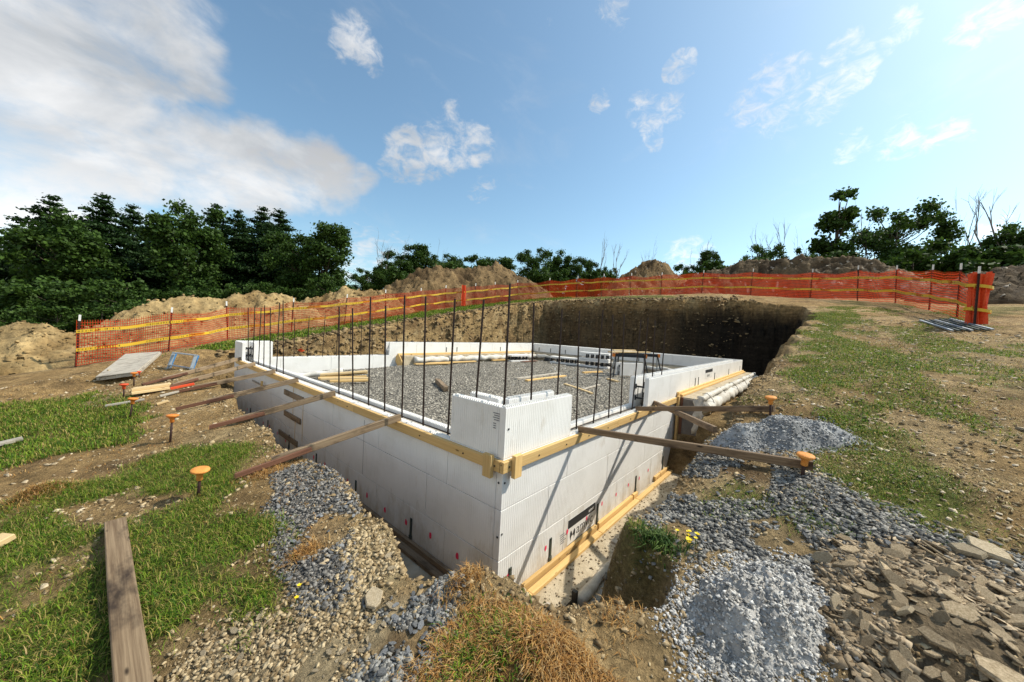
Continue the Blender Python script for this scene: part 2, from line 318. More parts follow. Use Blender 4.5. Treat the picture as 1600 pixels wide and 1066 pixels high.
def np_mesh(name, V, F, col=None, smooth=False):
    me = bpy.data.meshes.new(name); V = np.asarray(V, np.float32); F = np.asarray(F, np.int32); k = F.shape[1]
    me.vertices.add(len(V)); me.vertices.foreach_set('co', V.ravel())
    me.loops.add(F.size); me.loops.foreach_set('vertex_index', F.ravel())
    me.polygons.add(len(F)); me.polygons.foreach_set('loop_start', np.arange(0, F.size, k, dtype=np.int32))
    me.update(calc_edges=True)
    if smooth: me.polygons.foreach_set('use_smooth', np.ones(len(F), bool))
    if col is not None:
        a = me.color_attributes.new('Col', 'FLOAT_COLOR', 'POINT'); c = np.ones((len(V), 4), np.float32); c[:, :3] = col
        a.data.foreach_set('color', c.ravel())
    return me

# ------------------------------------------------------------------ noise and the lie of the land
def _h(ix, iy, s):
    n = (ix.astype(np.int64)*374761393 + iy.astype(np.int64)*668265263 + s*1442695041) & 0xffffffff
    n = ((n ^ (n >> 13))*1274126177) & 0xffffffff
    return ((n ^ (n >> 16)) & 0xffff)/65535.0
def vn(x, y, s=0):
    ix, iy = np.floor(x), np.floor(y); fx, fy = x-ix, y-iy; fx = fx*fx*(3-2*fx); fy = fy*fy*(3-2*fy)
    a, b, c, d = _h(ix, iy, s), _h(ix+1, iy, s), _h(ix, iy+1, s), _h(ix+1, iy+1, s)
    return (a*(1-fx)+b*fx)*(1-fy) + (c*(1-fx)+d*fx)*fy
def fbm(x, y, o=4, s=0, g=0.5):
    t = np.zeros_like(np.asarray(x, float)); a = 1.0; n = 0.0; c, q = 0.8, 0.6
    for i in range(o):
        t = t + a*(vn(x, y, s+i)-0.5)*2; n += a; a *= g
        x, y = (c*x-q*y)*2.03+3.1, (q*x+c*y)*2.03+1.7
    return t/n
def ss(a, b, x):
    t = np.clip((x-a)/(b-a), 0, 1); return t*t*(3-2*t)
def sdf(poly, x, y):
    """signed distance to a polygon, positive inside"""
    x = np.asarray(x, float); y = np.asarray(y, float); d = np.full(x.shape, 1e9); ins = np.zeros(x.shape, bool); n = len(poly)
    for i in range(n):
        ax, ay = poly[i][:2]; bx, by = poly[(i+1) % n][:2]; ex, ey = bx-ax, by-ay
        t = np.clip(((x-ax)*ex+(y-ay)*ey)/(ex*ex+ey*ey+1e-12), 0, 1)
        d = np.minimum(d, (x-ax-t*ex)**2+(y-ay-t*ey)**2)
        c = ((ay > y) != (by > y)); ins ^= c & (x < (bx-ax)*(y-ay)/((by-ay) if by != ay else 1e-9)+ax)
    return np.where(ins, 1, -1)*np.sqrt(d)
def G(x, y):
    """the natural hillside, rising along +X"""
    x = np.asarray(x, float); y = np.asarray(y, float)
    g = np.where(x > 17, 3.18+0.57*(1-np.exp(-np.maximum(x-17, 0)/3)), np.where(x < -4, -0.81-0.57*(1-np.exp(np.minimum(x+4, 0)/3)), -.05+.19*x))
    return g - .38*ss(3, 10, x)*ss(3, -3, y)
PIT = [(-.74,5.3),(-.87,3.15),(-.9,2.55),(-.9,2.02),(-.83,1.46),(-.77,1.09),(-.81,.74),(-.89,.45),(-.9,.07),(-1.03,-.3),(-.93,-.42),(-.80,-.56),(-.70,-.74),(-.74,-.92),(-.66,-1.06),(-.55,-1.25),(-.42,-1.36),(-.27,-1.37),(-.15,-1.31),(-.1,-1.11),(.03,-.98),(.22,-.99),(.55,-1.07),(.86,-1.07),(1.16,-1.07),(1.62,-1.09),(1.98,-1.2),(2.72,-1.21),(3.48,-1.25),(5.64,-1.28),(9.78,-1.45),(13.5,-1.75),(14.9,-1.4),(15.2,.6),(14.43,2.89),(15.01,6.5),(14.42,10.13),(12.7,11.05),(8.4,11.22),(5.17,11.11),(2.72,10.85),(1.11,10.4),(-.3,9.9),(-.75,9.1),(-.7,7.0)]
GRAVEL_LEFT = [(-1.09,1.56),(-.85,1.5),(-.79,1.01),(-.86,.43),(-1.06,.29),(-1.12,.19),(-1.19,-.08),(-1.33,-.2),(-1.43,-.07),(-1.41,.23),(-1.28,.91)]
GRAVEL_FRONT = [(-1.18,-.3),(-.94,-.46),(-1.05,-.61),(-1.2,-.86),(-1.45,-.62),(-1.22,-.52)]
GRAVEL_RIGHT = [(.3,-1.1),(.96,-1.12),(1.23,-1.15),(1.45,-1.5),(1.09,-1.78),(.84,-2.0),(.64,-2.7),(.40,-2.7),(.51,-2.3),(.39,-1.93),(.19,-1.88),(.11,-1.66),(-.11,-1.43),(-.1,-1.25),(.05,-1.05)]
RUBBLE = [(-1.95,-.1),(-1.72,.14),(-1.43,-.07),(-1.17,-.32),(-1.10,-.44),(-1.27,-.52),(-1.45,-.62),(-1.7,-.5)]
TAN = [(-1.06,.29),(-.92,.1),(-1.0,-.3),(-1.17,-.32),(-1.26,-.23),(-1.19,-.08)]
STRAW = [(-1.16,-.72),(-1.04,-.76),(-.93,-.88),(-.89,-1.00),(-.90,-1.24),(-1.0,-1.4),(-1.27,-.9)]
HEAP = [(.37,-1.9),(.56,-2.23),(.42,-2.7),(-.04,-2.7),(-.5,-2.1),(-.35,-1.9),(-.02,-1.9)]
WHITE = [(-.31,-1.36),(-.15,-1.40),(.1,-1.64),(.14,-1.80),(-.04,-1.90),(-.19,-1.92),(-.44,-1.83),(-.57,-1.72),(-.62,-1.54),(-.45,-1.40)]
GRASS = [[(-3.6,8.4),(-2.12,7.72),(-1.56,5.32),(-1.75,3.58),(-2.33,3.86),(-3.4,3.9)],
         [(-2.9,2.9),(-2.24,2.78),(-1.96,2.58),(-1.72,2.91),(-1.5,2.81),(-1.02,2.43),(-1.1,1.86),(-1.38,1.06),(-1.41,.37),(-1.47,-.05),(-1.71,.16),(-1.9,.02),(-2.1,.0),(-2.9,.6)],
         [(-1.5,10.6),(1.25,10.7),(5.56,11.7),(14.3,12.2),(15.5,10.7),(15.7,3.1),(16.7,3.6),(18.3,8.4),(16.4,13.6),(9,14.9),(.8,13.6)],
         [(12.56,-1.7),(14.44,-2.3),(11.64,-2.62),(8.08,-2.33),(6.84,-2.83),(4.7,-3.02),(4.08,-2.62),(4.5,-1.97),(2.71,-1.68),(3.5,-1.6),(6.39,-1.68)],
         [(1.11,-1.8),(1.5,-1.75),(1.83,-2.04),(2.27,-1.95),(1.93,-2.29),(1.31,-2.41),(.74,-2.42),(.7,-2.2),(.87,-2.03)],
         [(.71,-1.25),(.89,-1.45),(.69,-1.61),(.41,-1.42)], [(.72,-1.76),(.67,-1.91),(.5,-2.0),(.47,-1.8)],
         [(-.08,-1.14),(.03,-1.06),(.05,-1.16),(.0,-1.26),(-.08,-1.24)], [(-1.45,.1),(-1.38,-.05),(-1.48,-.14),(-1.6,0)]]
BARE = [[(-2.19,2.35),(-1.8,2.07),(-1.48,1.73),(-1.61,1.5),(-1.92,1.63),(-2.14,1.8)], [(-1.5,1.58),(-1.31,1.34),(-1.4,1.15),(-1.53,1.34)]]
def grass_mask(x, y):
    n = fbm(x*2.3, y*2.3, 4, 11); m = np.zeros_like(x)
    for i, p in enumerate(GRASS):
        w = 0.5 if i in (2, 3) else 0.17
        m = np.maximum(m, ss(-w*.6, w*.6, sdf(p, x, y)+n*w*1.6))
    for p in BARE: m *= 1-ss(-.05, .07, sdf(p, x, y)+n*.1)
    m *= 1-.85*ss(.10, .36, fbm(x*1.5+9, y*1.5, 5, 13, .6))*((x < 2) | (y > 9))
    field = ss(.02, .32, fbm(x*.9+3, y*1.5, 5, 23, .6)+.02)*((y < -1.75) & (x > .6))
    m = np.maximum(m, field*.62)
    wild = ss(.0, .3, fbm(x*.2, y*.2, 3, 29)+.15)*np.maximum(ss(15.2, 17, y), ss(20, 23, x))
    return np.clip(np.maximum(m, wild*.9), 0, 1)
def gravel_mask(x, y):
    n = fbm(x*4, y*4, 4, 31)*np.where(x < 0, .07, .13); hole = ss(.16, .34, fbm(x*2.7, y*2.7, 4, 33))
    return np.maximum.reduce([ss(-.03, .04, sdf(p, x, y)+n) for p in (GRAVEL_LEFT, GRAVEL_FRONT, GRAVEL_RIGHT)])*(1-.9*hole)
def pit_d(x, y):
    d = sdf(PIT, x, y); far = ss(3, 8, np.hypot(x+2, y+1.8))
    return d + fbm(x*2.6, y*2.6, 4, 3)*(.05+.16*far) + fbm(x*.7, y*.7, 2, 5)*.22*far
def H(x, y, fine=True):
    x = np.asarray(x, float); y = np.asarray(y, float)
    near = 1-ss(3, 9, np.hypot(x+2, y+1.8))
    g = G(x, y) + .05*fbm(x*.8, y*.8, 3, 1) + .022*fbm(x*3.1, y*3.1, 4, 2)*(1+.8*near*0)
    def bumpy(cx, cy, rx, ry, h, a=0.0):
        c, s = math.cos(a), math.sin(a); u = ((x-cx)*c+(y-cy)*s)/rx; v = (-(x-cx)*s+(y-cy)*c)/ry
        return h*np.exp(-(u*u+v*v)*1.4)
    g = g + bumpy(-.93, -1.04, .24, .20, .085, -.9) + bumpy(-.90, -.60, .11, .09, .075) + bumpy(-.60, -1.20, .2, .12, .05, -.7)
    g = g  + bumpy(-.05, -2.25, .5, .45, .10) + bumpy(-2.35, 2.75, .18, .12, .09)
    g = g + bumpy(-2.6, 9.3, 1.3, .35, .16, .1) - bumpy(-2.5, 8.6, 1.2, .25, .18, .1) + bumpy(-.6, 10.3, .9, .35, .22) - bumpy(-.4, 9.4, .7, .4, .15)
    d = pit_d(x, y); g = g - near*(.015+.15*ss(-.1, .4, x)*ss(-.6, -.9, y))*np.exp(-np.maximum(-d, 0)/.30)
    far = ss(4.3, 9, x) ; w = .30+.45*np.maximum(far, ss(8.9, 10, y))
    t = np.maximum(ss(3.9, 4.8, x), ss(8.75, 9.4, y)*ss(-.6, .3, x))
    floor = -1.42+1.10*t + .03*fbm(x*2.2, y*2.2, 3, 6)
    inside = (x > .06) & (x < 11.6) & (y > .06) & (y < 8.58); floor = np.where(inside, np.where(x < 4.4, -1.45, -.46), floor)
    k = ss(0, 1, d/w); k = .35*k+.65*np.clip(d/w, 0, 1)
    led = np.maximum(far, ss(8.9, 10, y))*k*(1-k)*4; k = np.clip(k+led*(.05*np.sin(k*26+4*fbm(x*.8, y*.8, 3, 14))+.03*np.sin(k*61+6*fbm(x*1.3, y*1.3, 3, 15))), 0, 1)
    g2 = g*(1-k)+floor*k
    bank = np.clip(k, 0, 1)*(1-np.clip(k, 0, 1))*4
    g2 = g2 + bank*(.07*fbm(x*6, y*6, 3, 8) + (.22*fbm(x*1.5, y*1.5, 3, 9)+.16*fbm(x*4.5, y*4.5, 3, 10))*np.maximum(far, ss(8.9, 10, y)))
    if fine:
        gm = gravel_mask(x, y)*(1-ss(0, .1, d))
        g2 = g2 + near*(.010*fbm(x*17, y*17, 3, 41) + gm*.012*fbm(x*42, y*42, 2, 43))
    return g2
def Hs(x, y): return float(H(np.array([x]), np.array([y]))[0])

# ------------------------------------------------------------------ ground sheet
def axis(segs):
    out = [segs[0][0]]
    for a, b, s in segs:
        n = max(1, int(round((b-a)/s))); out += list(np.linspace(a, b, n+1)[1:])
    return np.array(out)
ax = axis([(-900,-120,130),(-120,-30,9),(-30,-8,1.6),(-8,-3,.35),(-3,1.8,.027),(1.8,5,.05),(5,12.8,.13),(12.8,16,.06),(16,24,.3),(24,60,1.6),(60,200,12),(200,900,140)])
ay = axis([(-900,-120,130),(-120,-30,9),(-30,-9,1.4),(-9,-3,.22),(-3,2.6,.027),(2.6,8.8,.075),(8.8,12.4,.06),(12.4,18,.22),(18,60,1.4),(60,200,12),(200,900,140)])
gx, gy = np.meshgrid(ax, ay); X, Y = gx.ravel(), gy.ravel(); Zg = H(X, Y)
nx, ny = len(ax), len(ay); idx = np.arange(nx*ny).reshape(ny, nx)
F = np.stack([idx[:-1, :-1], idx[:-1, 1:], idx[1:, 1:], idx[1:, :-1]], -1).reshape(-1, 4)
def lerp(a, b, t): return a*(1-t[:, None]) + np.array(b)*t[:, None]
col = np.tile(np.array([.34, .222, .098]), (len(X), 1))
pn = fbm(X*1.3, Y*1.3, 4, 51); col = lerp(col, (.43, .31, .158), ss(-.1, .5, pn)); col = lerp(col, (.21, .135, .065), ss(.1, .6, fbm(X*2.1, Y*2.1, 4, 52)))
rf = ((X > 1.2) & (Y < -1.3)); col = lerp(col, (.40, .285, .145), rf*ss(-.4, .4, pn)*.8)
gmk = grass_mask(X, Y); col = lerp(col, (.085, .112, .018), gmk*.88)
dry = ss(.15, .5, fbm(X*3, Y*3, 3, 53))*gmk; col = lerp(col, (.24, .18, .075), dry*.6)
gv = gravel_mask(X, Y); col = lerp(col, (.115, .115, .115), gv*.95)
for poly, c in ((RUBBLE, (.36, .28, .165)), (TAN, (.40, .31, .17)), (HEAP, (.23, .175, .11)), (STRAW, (.23, .13, .05))):
    col = lerp(col, c, ss(-.05, .06, sdf(poly, X, Y)+fbm(X*5, Y*5, 3, 54)*.05))
dpit = pit_d(X, Y); bk = ss(.02, .22, dpit)
topsoil = np.clip((G(X, Y)-Zg)/.45, 0, 1)
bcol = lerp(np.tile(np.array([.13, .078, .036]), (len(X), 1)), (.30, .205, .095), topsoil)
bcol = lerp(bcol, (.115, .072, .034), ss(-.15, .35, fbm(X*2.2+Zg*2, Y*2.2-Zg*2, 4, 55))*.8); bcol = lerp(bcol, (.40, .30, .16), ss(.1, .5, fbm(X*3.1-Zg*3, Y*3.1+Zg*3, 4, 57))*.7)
shale = ss(11, 13.2, X)*ss(10.7, 9.3, Y); bcol = lerp(bcol, (.070, .048, .027), shale*.85); bcol = lerp(bcol, (.020, .016, .012), shale*ss(4.6, 1.2, Y)*.95)  # dark rock plus painted shade: bank face darkened, near black towards low Y
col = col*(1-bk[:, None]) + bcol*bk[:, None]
gm_, nt, b = new_mat('ground_soil')
a = nt.nodes.new('ShaderNodeAttribute'); a.attribute_name = 'Col'; v = coords(nt)
f1 = noise(nt, v, 9, 8, 0.72); f2 = noise(nt, v, 55, 6, 0.7); f3 = noise(nt, coords(nt, 'Object', (1, 1, 7)), 1.7, 6, 0.7)
k = mixc(nt, 1.0, ramp(nt, f1, [(0.3, (.50,)*3), (0.7, (1.45,)*3)]), ramp(nt, f2, [(0.3, (.60,)*3), (0.7, (1.40,)*3)]), 'MULTIPLY')
k = mixc(nt, 1.0, k, ramp(nt, f3, [(0.35, (.70,)*3), (0.65, (1.28,)*3)]), 'MULTIPLY')
nt.links.new(mixc(nt, 1.0, a.outputs['Color'], k, 'MULTIPLY'), b.inputs['Base Color'])
b.inputs['Roughness'].default_value = 0.95; b.inputs['Specular IOR Level'].default_value = 0.1
bump(nt, b, mth(nt, 'ADD', mth(nt, 'MULTIPLY', f1, 2.5), f2), 0.035)
M['soil'] = gm_
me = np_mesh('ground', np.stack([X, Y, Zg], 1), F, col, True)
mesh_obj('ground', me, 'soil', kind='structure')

# ------------------------------------------------------------------ gravel bed inside the foundation
def gravel_z(x, y):
    d = np.minimum.reduce([x-.28, 11.39-x, y-.28, 8.37-y])
    z = -.30 + .035*fbm(x*.7, y*.7, 3, 61)
    z = z - .55*ss(1.9, .3, x)*ss(6.0, 8.2, y) - .10*ss(.5, 0, d)
    return z + .016*fbm(x*9, y*9, 3, 62)
qx, qy = np.meshgrid(np.linspace(.2, 11.5, 190), np.linspace(.2, 8.45, 150)); qx, qy = qx.ravel(), qy.ravel()
fi = np.arange(190*150).reshape(150, 190); FF = np.stack([fi[:-1, :-1], fi[:-1, 1:], fi[1:, 1:], fi[1:, :-1]], -1).reshape(-1, 4)
gm_, nt, b = new_mat('gravel_bed'); v = coords(nt)
vo = nt.nodes.new('ShaderNodeTexVoronoi'); vo.inputs['Scale'].default_value = 26; nt.links.new(v, vo.inputs['Vector'])
vo2 = nt.nodes.new('ShaderNodeTexVoronoi'); vo2.inputs['Scale'].default_value = 26; nt.links.new(v, vo2.inputs['Vector'])
sepc = nt.nodes.new('ShaderNodeSeparateColor'); nt.links.new(vo.outputs['Color'], sepc.inputs[0])
cc = ramp(nt, sepc.outputs[0], [(0.0, (.17, .155, .13)), (0.5, (.38, .35, .295)), (0.85, (.54, .50, .42)), (1.0, (.62, .56, .46))])
cc = mixc(nt, ramp(nt, vo.outputs['Distance'], [(.25, (0, 0, 0)), (.6, (1, 1, 1))]), cc, (.10, .094, .082))
cc = mixc(nt, 1.0, cc, ramp(nt, noise(nt, v, .9, 4), [(.3, (.8, .79, .77)), (.7, (1.15, 1.12, 1.08))]), 'MULTIPLY')
nt.links.new(cc, b.inputs['Base Color']); b.inputs['Roughness'].default_value = .92; b.inputs['Specular IOR Level'].default_value = .12
bump(nt, b, vo.outputs['Distance'], -.02); M['gravel_bed'] = gm_
mesh_obj('gravel_floor', np_mesh('gravel_floor', np.stack([qx, qy, gravel_z(qx, qy)], 1), FF, None, True), 'gravel_bed', kind='structure')
def gz(x, y): return float(gravel_z(np.array([x]), np.array([y]))[0])

# ------------------------------------------------------------------ foundation of insulated concrete forms
HC, TF, TW, BL = .4064, .0635, .28, 1.2192       # course height, foam thickness, wall thickness, block length
LX, LY = 11.67, 8.65
FND = empty('foundation_wall', (0, 0, -1.22), 'white insulated concrete form foundation with ledger boards and upright rebar standing in the pit', 'foundation')
_pc = {}
def panel_mesh(L, teeth):
    key = (round(L, 3), teeth)
    if key in _pc: return _pc[key]
    g = .0022
    me = MB().box((g, 0, g), (L-g, TF, HC-g)).mesh('foam_panel'); bevel_mesh(me, .0028)
    if teeth:
        mb = MB(); mb.v = [tuple(v.co) for v in me.vertices]; mb.f = [tuple(p.vertices) for p in me.polygons]; mb.n = len(mb.v)
        n = int(L/.0254)
        for r in range(2):
            for i in range(n):
                x0 = .003 + i*.0254 + (.0127 if r else 0)
                if x0+.0127 > L-.002: continue
                y0, y1 = (.004, .030) if r == 0 else (.0335, .0595)
                mb.add([(x0, y0, HC-.004), (x0+.0140, y0, HC-.004), (x0+.0140, y1, HC-.004), (x0, y1, HC-.004),
                        (x0+.003, y0+.003, HC+.011), (x0+.011, y0+.003, HC+.011), (x0+.011, y1-.003, HC+.011), (x0+.003, y1-.003, HC+.011)],
                       [(4,5,6,7),(0,1,5,4),(1,2,6,5),(2,3,7,6),(3,0,4,7)])
        me = mb.mesh('foam_panel')
    me.materials.append(M['foam']); _pc[key] = me; return me
def panel(x, y, z, rot, L, teeth):
    o = bpy.data.objects.new('foam_panel', panel_mesh(L, teeth)); COL.objects.link(o)
    j = random.uniform(-.0012, .0012)
    o.matrix_basis = Matrix.Translation((x, y, z)) @ Matrix.Rotation(math.radians(rot), 4, 'Z') @ Matrix.Translation((0, j, 0))
    return fin(o, FND)
def run(a, b, off):
    cuts = [a]; x = a+off if off > .05 else a+BL
    while x < b-.06: cuts.append(x); x += BL
    return list(zip(cuts, cuts[1:]+[b]))
# right wall, outer face on y = 0 (three courses below the ledger, one above beyond the opening)
for c in range(3):
    for x0, x1 in run(0, 4.56, (.965, .66, .965)[c]): panel(x0, 0, -HC*(3-c), 0, x1-x0, c == 2)
for x0, x1 in run(.28, 4.4, .9): panel(x1, TW, -HC, 180, x1-x0, True)
for x0, x1 in run(0, .99, .99): panel(x0, 0, 0, 0, x1-x0, True)
panel(.99, TW, 0, 180, .99-.28, True)
for x0, x1 in run(3.10, LX, 1.0): panel(x0, 0, 0, 0, x1-x0, True)
for x0, x1 in run(3.10, LX-TW, .8): panel(x1, TW, 0, 180, x1-x0, True)
# left wall, outer face on x = 0
for c in range(3):
    for y0, y1 in run(TF, LY, (.60, .90, .60)[c]): panel(0, y1, -HC*(3-c), -90, y1-y0, c == 2)
for y0, y1 in run(TW, LY-TW, .7): panel(TW, y0, -HC, 90, y1-y0, True)
panel(0, .65, 0, -90, .65-TF, True); panel(TW, TW+TF*0, 0, 90, .65-TW, True)
panel(0, LY-TF, 0, -90, .62, True); panel(TW, LY-.68, 0, 90, .40, True)
# back wall, outer face on y = LY
for x0, x1 in run(0, 4.3, .9): panel(x1, LY, -HC, 180, x1-x0, True)
for x0, x1 in run(TW, 4.3, .6): panel(x0, LY-TW, -HC, 0, x1-x0, True); panel(x0, LY-TW, -2*HC, 0, x1-x0, False)
panel(.70, LY, 0, 180, .70, True); panel(TW, LY-TW, 0, 0, .42, True)
for x0, x1 in run(3.85, LX, .7): panel(x1, LY, 0, 180, x1-x0, True)
for x0, x1 in run(3.85, LX-TW, 1.0): panel(x0, LY-TW, 0, 0, x1-x0, True)
# end wall, outer face on x = LX
for y0, y1 in run(TF, LY-TF, .9): panel(LX, y0, 0, 90, y1-y0, True)
for y0, y1 in run(TW, LY-TW, .6): panel(LX-TW, y1, 0, -90, y1-y0, True)
# concrete cast between the foam faces
i0, i1 = TF+.001, TW-TF-.001
for a_, b_, m_ in [((i0, i0, -1.22), (4.5, i1, -.035), 'concrete'), ((i0, i1, -1.22), (i1, LY-i0, -.038), 'concrete'), ((i1, LY-i1, -1.0), (4.3, LY-i0, -.03), 'concrete'),
                 ((3.4, i0, -.03), (LX-i0, i1, .05), 'concrete'), ((4.3, LY-i1, -.03), (LX-i0, LY-i0, .05), 'concrete'), ((LX-i1, i1, -.03), (LX-i0, LY-i1, .05), 'concrete')]:
    MB().box(a_, b_).build('concrete_core', m_, FND)
# black plastic webs seen in the open block ends
def web(o, d):
    mb = MB(); d = Vector(d); s = Vector((-d.y, d.x, 0))
    for z in (.10, .27):
        for t in (-.07, .07):
            mb.box((-.012, t-.012, z-.035), (.012, t+.012, z+.035), Matrix.Translation(o) @ Matrix(((d.x, s.x, 0, 0), (d.y, s.y, 0, 0), (0, 0, 1, 0), (0, 0, 0, 1))))
        mb.box((-.008, -.07, z-.012), (.008, .07, z+.012), Matrix.Translation(o) @ Matrix(((d.x, s.x, 0, 0), (d.y, s.y, 0, 0), (0, 0, 1, 0), (0, 0, 0, 1))))
    for t in (-.035, .035):
        mb.box((-.005, t-.004, .10), (.005, t+.004, .27), Matrix.Translation(o) @ Matrix(((d.x, s.x, 0, 0), (d.y, s.y, 0, 0), (0, 0, 1, 0), (0, 0, 0, 1))))
    mb.build('plastic_web', 'black', FND)
web((3.16, .14, 0), (1, 0, 0)); web((3.5, .14, 0), (1, 0, 0)); web((.14, 7.99, 0), (0, 1, 0)); web((.14, 8.2, 0), (0, 1, 0)); web((3.95, LY-.14, 0), (1, 0, 0))
# ledger boards round the top of the main wall, with corner cleats
LB = [((-.019, .0, 0), (-.019, 2.44, 0)), ((-.019, 2.44, 0), (-.019, 5.3, 0)), ((-.019, 5.3, 0), (-.019, 8.35, 0))]
for p0, p1 in LB: board('ledger_board', (p0[0]-.001, p0[1]+.002, -.092), (p1[0]-.001, p1[1]-.002, -.092), .038, .089, 'lumber', FND)
for x0, x1 in ((-.038, 2.02), (2.02, 4.44)): board('ledger_board', (x0+.002, -.020, -.092), (x1-.002, -.020, -.092), .038, .089, 'lumber', FND)
for cx, cy, rz in ((.10, -.0585, 0), (-.0585, .105, 90)):
    me = bevel_mesh(MB().box((-.09, -.0445, -.019), (.09, .0445, .019)).mesh('cleat'), .003)
    mw = Matrix.Translation((cx, cy, -.055)) @ Matrix.Rotation(math.radians(rz), 4, 'Z') @ Matrix.Rotation(math.radians(90), 4, 'X') @ Matrix.Rotation(math.radians(90), 4, 'Z')
    mesh_obj('cleat', me, 'lumber', FND, mw)
# bolt heads and screw holes in the ledgers
for y in (.05, .10, .42, 1.05, 1.62, 1.78, 2.6, 3.4, 4.1, 5.0, 6.2, 7.3):
    MB().lathe([(.007, 0), (.007, .006)], 8, Matrix.Translation((-.0385, y, -.05)) @ Matrix.Rotation(math.radians(-90), 4, 'Y')).build('bolt', 'ink', FND)
for x in (.03, .42, .86, 1.3, 1.75, 2.4, 3.1):
    MB().lathe([(.007, 0), (.007, .006)], 8, Matrix.Translation((x, -.0385, -.05)) @ Matrix.Rotation(math.radians(90), 4, 'X')).build('bolt', 'ink', FND)
for p, r in (((-.0005, .035, -.19), -90), ((-.0005, .02, -.62), -90)):
    MB().lathe([(.009, 0), (.009, .003)], 8, Matrix.Translation(p) @ Matrix.Rotation(math.radians(r), 4, 'Y')).build('tie_hole', 'ink', FND)
for p in ((.03, -.0005, -.19), (.045, -.0005, .235), (.028, -.0005, -.60)):
    MB().lathe([(.009, 0), (.009, .003)], 8, Matrix.Translation(p) @ Matrix.Rotation(math.radians(90), 4, 'X')).build('tie_hole', 'ink', FND)
# pairs of lumber strips at the foot of the walls (inner one higher)
for x0, x1 in ((.31, 1.63), (1.68, 2.66), (2.70, 2.84), (3.55, 3.78), (3.80, 4.3)): board('kicker_board', (x0, -.0205, -1.222), (x1, -.0205, -1.222), .036, .078, 'lumber', FND)
for x0, x1 in ((.25, .33), (.335, 1.60), (1.61, 2.70), (2.71, 4.35)): board('kicker_board', (x0, -.083, -1.222), (x1, -.083, -1.222), .062, .036, 'lumber', FND)
board('kicker_board', (-.0205, .45, -1.222), (-.0205, 3.4, -1.222), .038, .088, 'old_wood', FND); board('kicker_board', (-.075, .35, -1.222), (-.075, 3.4, -1.222), .066, .042, 'old_wood', FND)
board('kicker_board', (4.50, -.0205, -.0), (LX+.12, -.0205, .0), .038, .078, 'lumber', FND); board('kicker_board', (4.56, -.064, -.0), (LX+.12, -.064, .0), .046, .04, 'lumber', FND)
board('kicker_board', (4.15, LY-TW-.021, .0), (LX-.3, LY-TW-.021, .0), .038, .06, 'lumber', FND); board('kicker_board', (4.6, LY-TW-.10, -.01), (7.4, LY-TW-.10, -.01), .09, .038, 'lumber', FND)
board('kicker_board', (LX-TW-.021, .35, .0), (LX-TW-.021, 8.3, .0), .038, .05, 'grey_wood', FND)
# footings
def footing(x0, x1, y0, y1, z0, z1, m='concrete'):
    MB().box((x0, y0, z0), (x1, y1, z1)).build('footing', 'footing' if m == 'concrete' else m, FND)
footing(-.34, 4.54, -.36, .62, -1.44, -1.2225); footing(-.335, .6, .625, 8.98, -1.44, -1.2225)
footing(4.545, LX+.34, -.30, .58, -.40, -.0015); footing(4.2, LX+.33, LY-TW-.30, LY+.3, -.42, -.0015); footing(LX-.58, LX+.335, .585, LY-TW-.305, -.41, -.0015)
MB().box((4.50, -.345, -1.44), (4.544, -.105, -.02)).build('footing', 'darkcrete', FND)  # end face at the footing step, in a darker concrete
# upright bulkhead boards at the step of the footing
board('bulkhead_board', (4.455, -.030, -1.20), (4.455, -.030, .02), .089, .038, 'lumber', FND, upv=(0, -1, 0)); board('bulkhead_board', (4.49, -.085, -1.20), (4.49, -.085, .0), .06, .03, 'red_wood', FND, upv=(1, 0, 0))
board('bulkhead_board', (4.12, 8.05, -.36), (4.12, 8.36, -.02), .25, .03, 'lumber', FND, upv=(-1, 0, .2))
# white fabric rolls along the footing edges
def fabric(path, r, nm='fabric_form'):
    pts = []; rad = []; seedv = len(path)*3.1+path[0][0]
    for (a, b2) in zip(path, path[1:]):
        a, b2 = Vector(a), Vector(b2); n = max(2, int((b2-a).length/.09))
        for i in range(n): pts.append(a.lerp(b2, i/n))
    pts.append(Vector(path[-1]))
    for i, p in enumerate(pts):
        w = math.sin(i*1.7+seedv)*.35+math.sin(i*.63+seedv*2)*.65
        rad.append(r*(1+.22*w)); p += Vector((0, math.sin(i*.9+seedv)*r*.15, math.cos(i*1.1)*r*.18))
    return MB().tube(pts, rad, 12).build(nm, 'old_fabric' if path[0][2] < -1 else 'fabric', FND, True)
fabric([(.55, -.40, -1.24), (1.0, -.405, -1.225), (1.62, -.375, -1.225)], .045); fabric([(.5, -.43, -1.37), (1.1, -.43, -1.36), (1.75, -.41, -1.37)], .075)
fabric([(4.75, -.32, -.03), (8, -.31, -.03), (LX+.3, -.31, -.03)], .05); fabric([(4.85, -.37, -.19), (8, -.37, -.18), (LX+.3, -.37, -.18)], .105)
fabric([(4.9, -.30, -.33), (8, -.30, -.33), (LX+.3, -.30, -.33)], .09)
for x0, x1 in ((4.55, 5.9), (5.95, 7.4), (7.45, 9.1), (9.15, 11.1)): fabric([(x0, LY-TW-.36, -.14), ((x0+x1)/2, LY-TW-.38, -.14), (x1, LY-TW-.36, -.15)], .10)
fabric([(LX-.62, .7, -.13), (LX-.64, 4, -.13), (LX-.62, 7.9, -.13)], .08); fabric([(.75, 7.35, -.34), (1.3, 7.22, -.30), (1.85, 7.05, -.24)], .075)
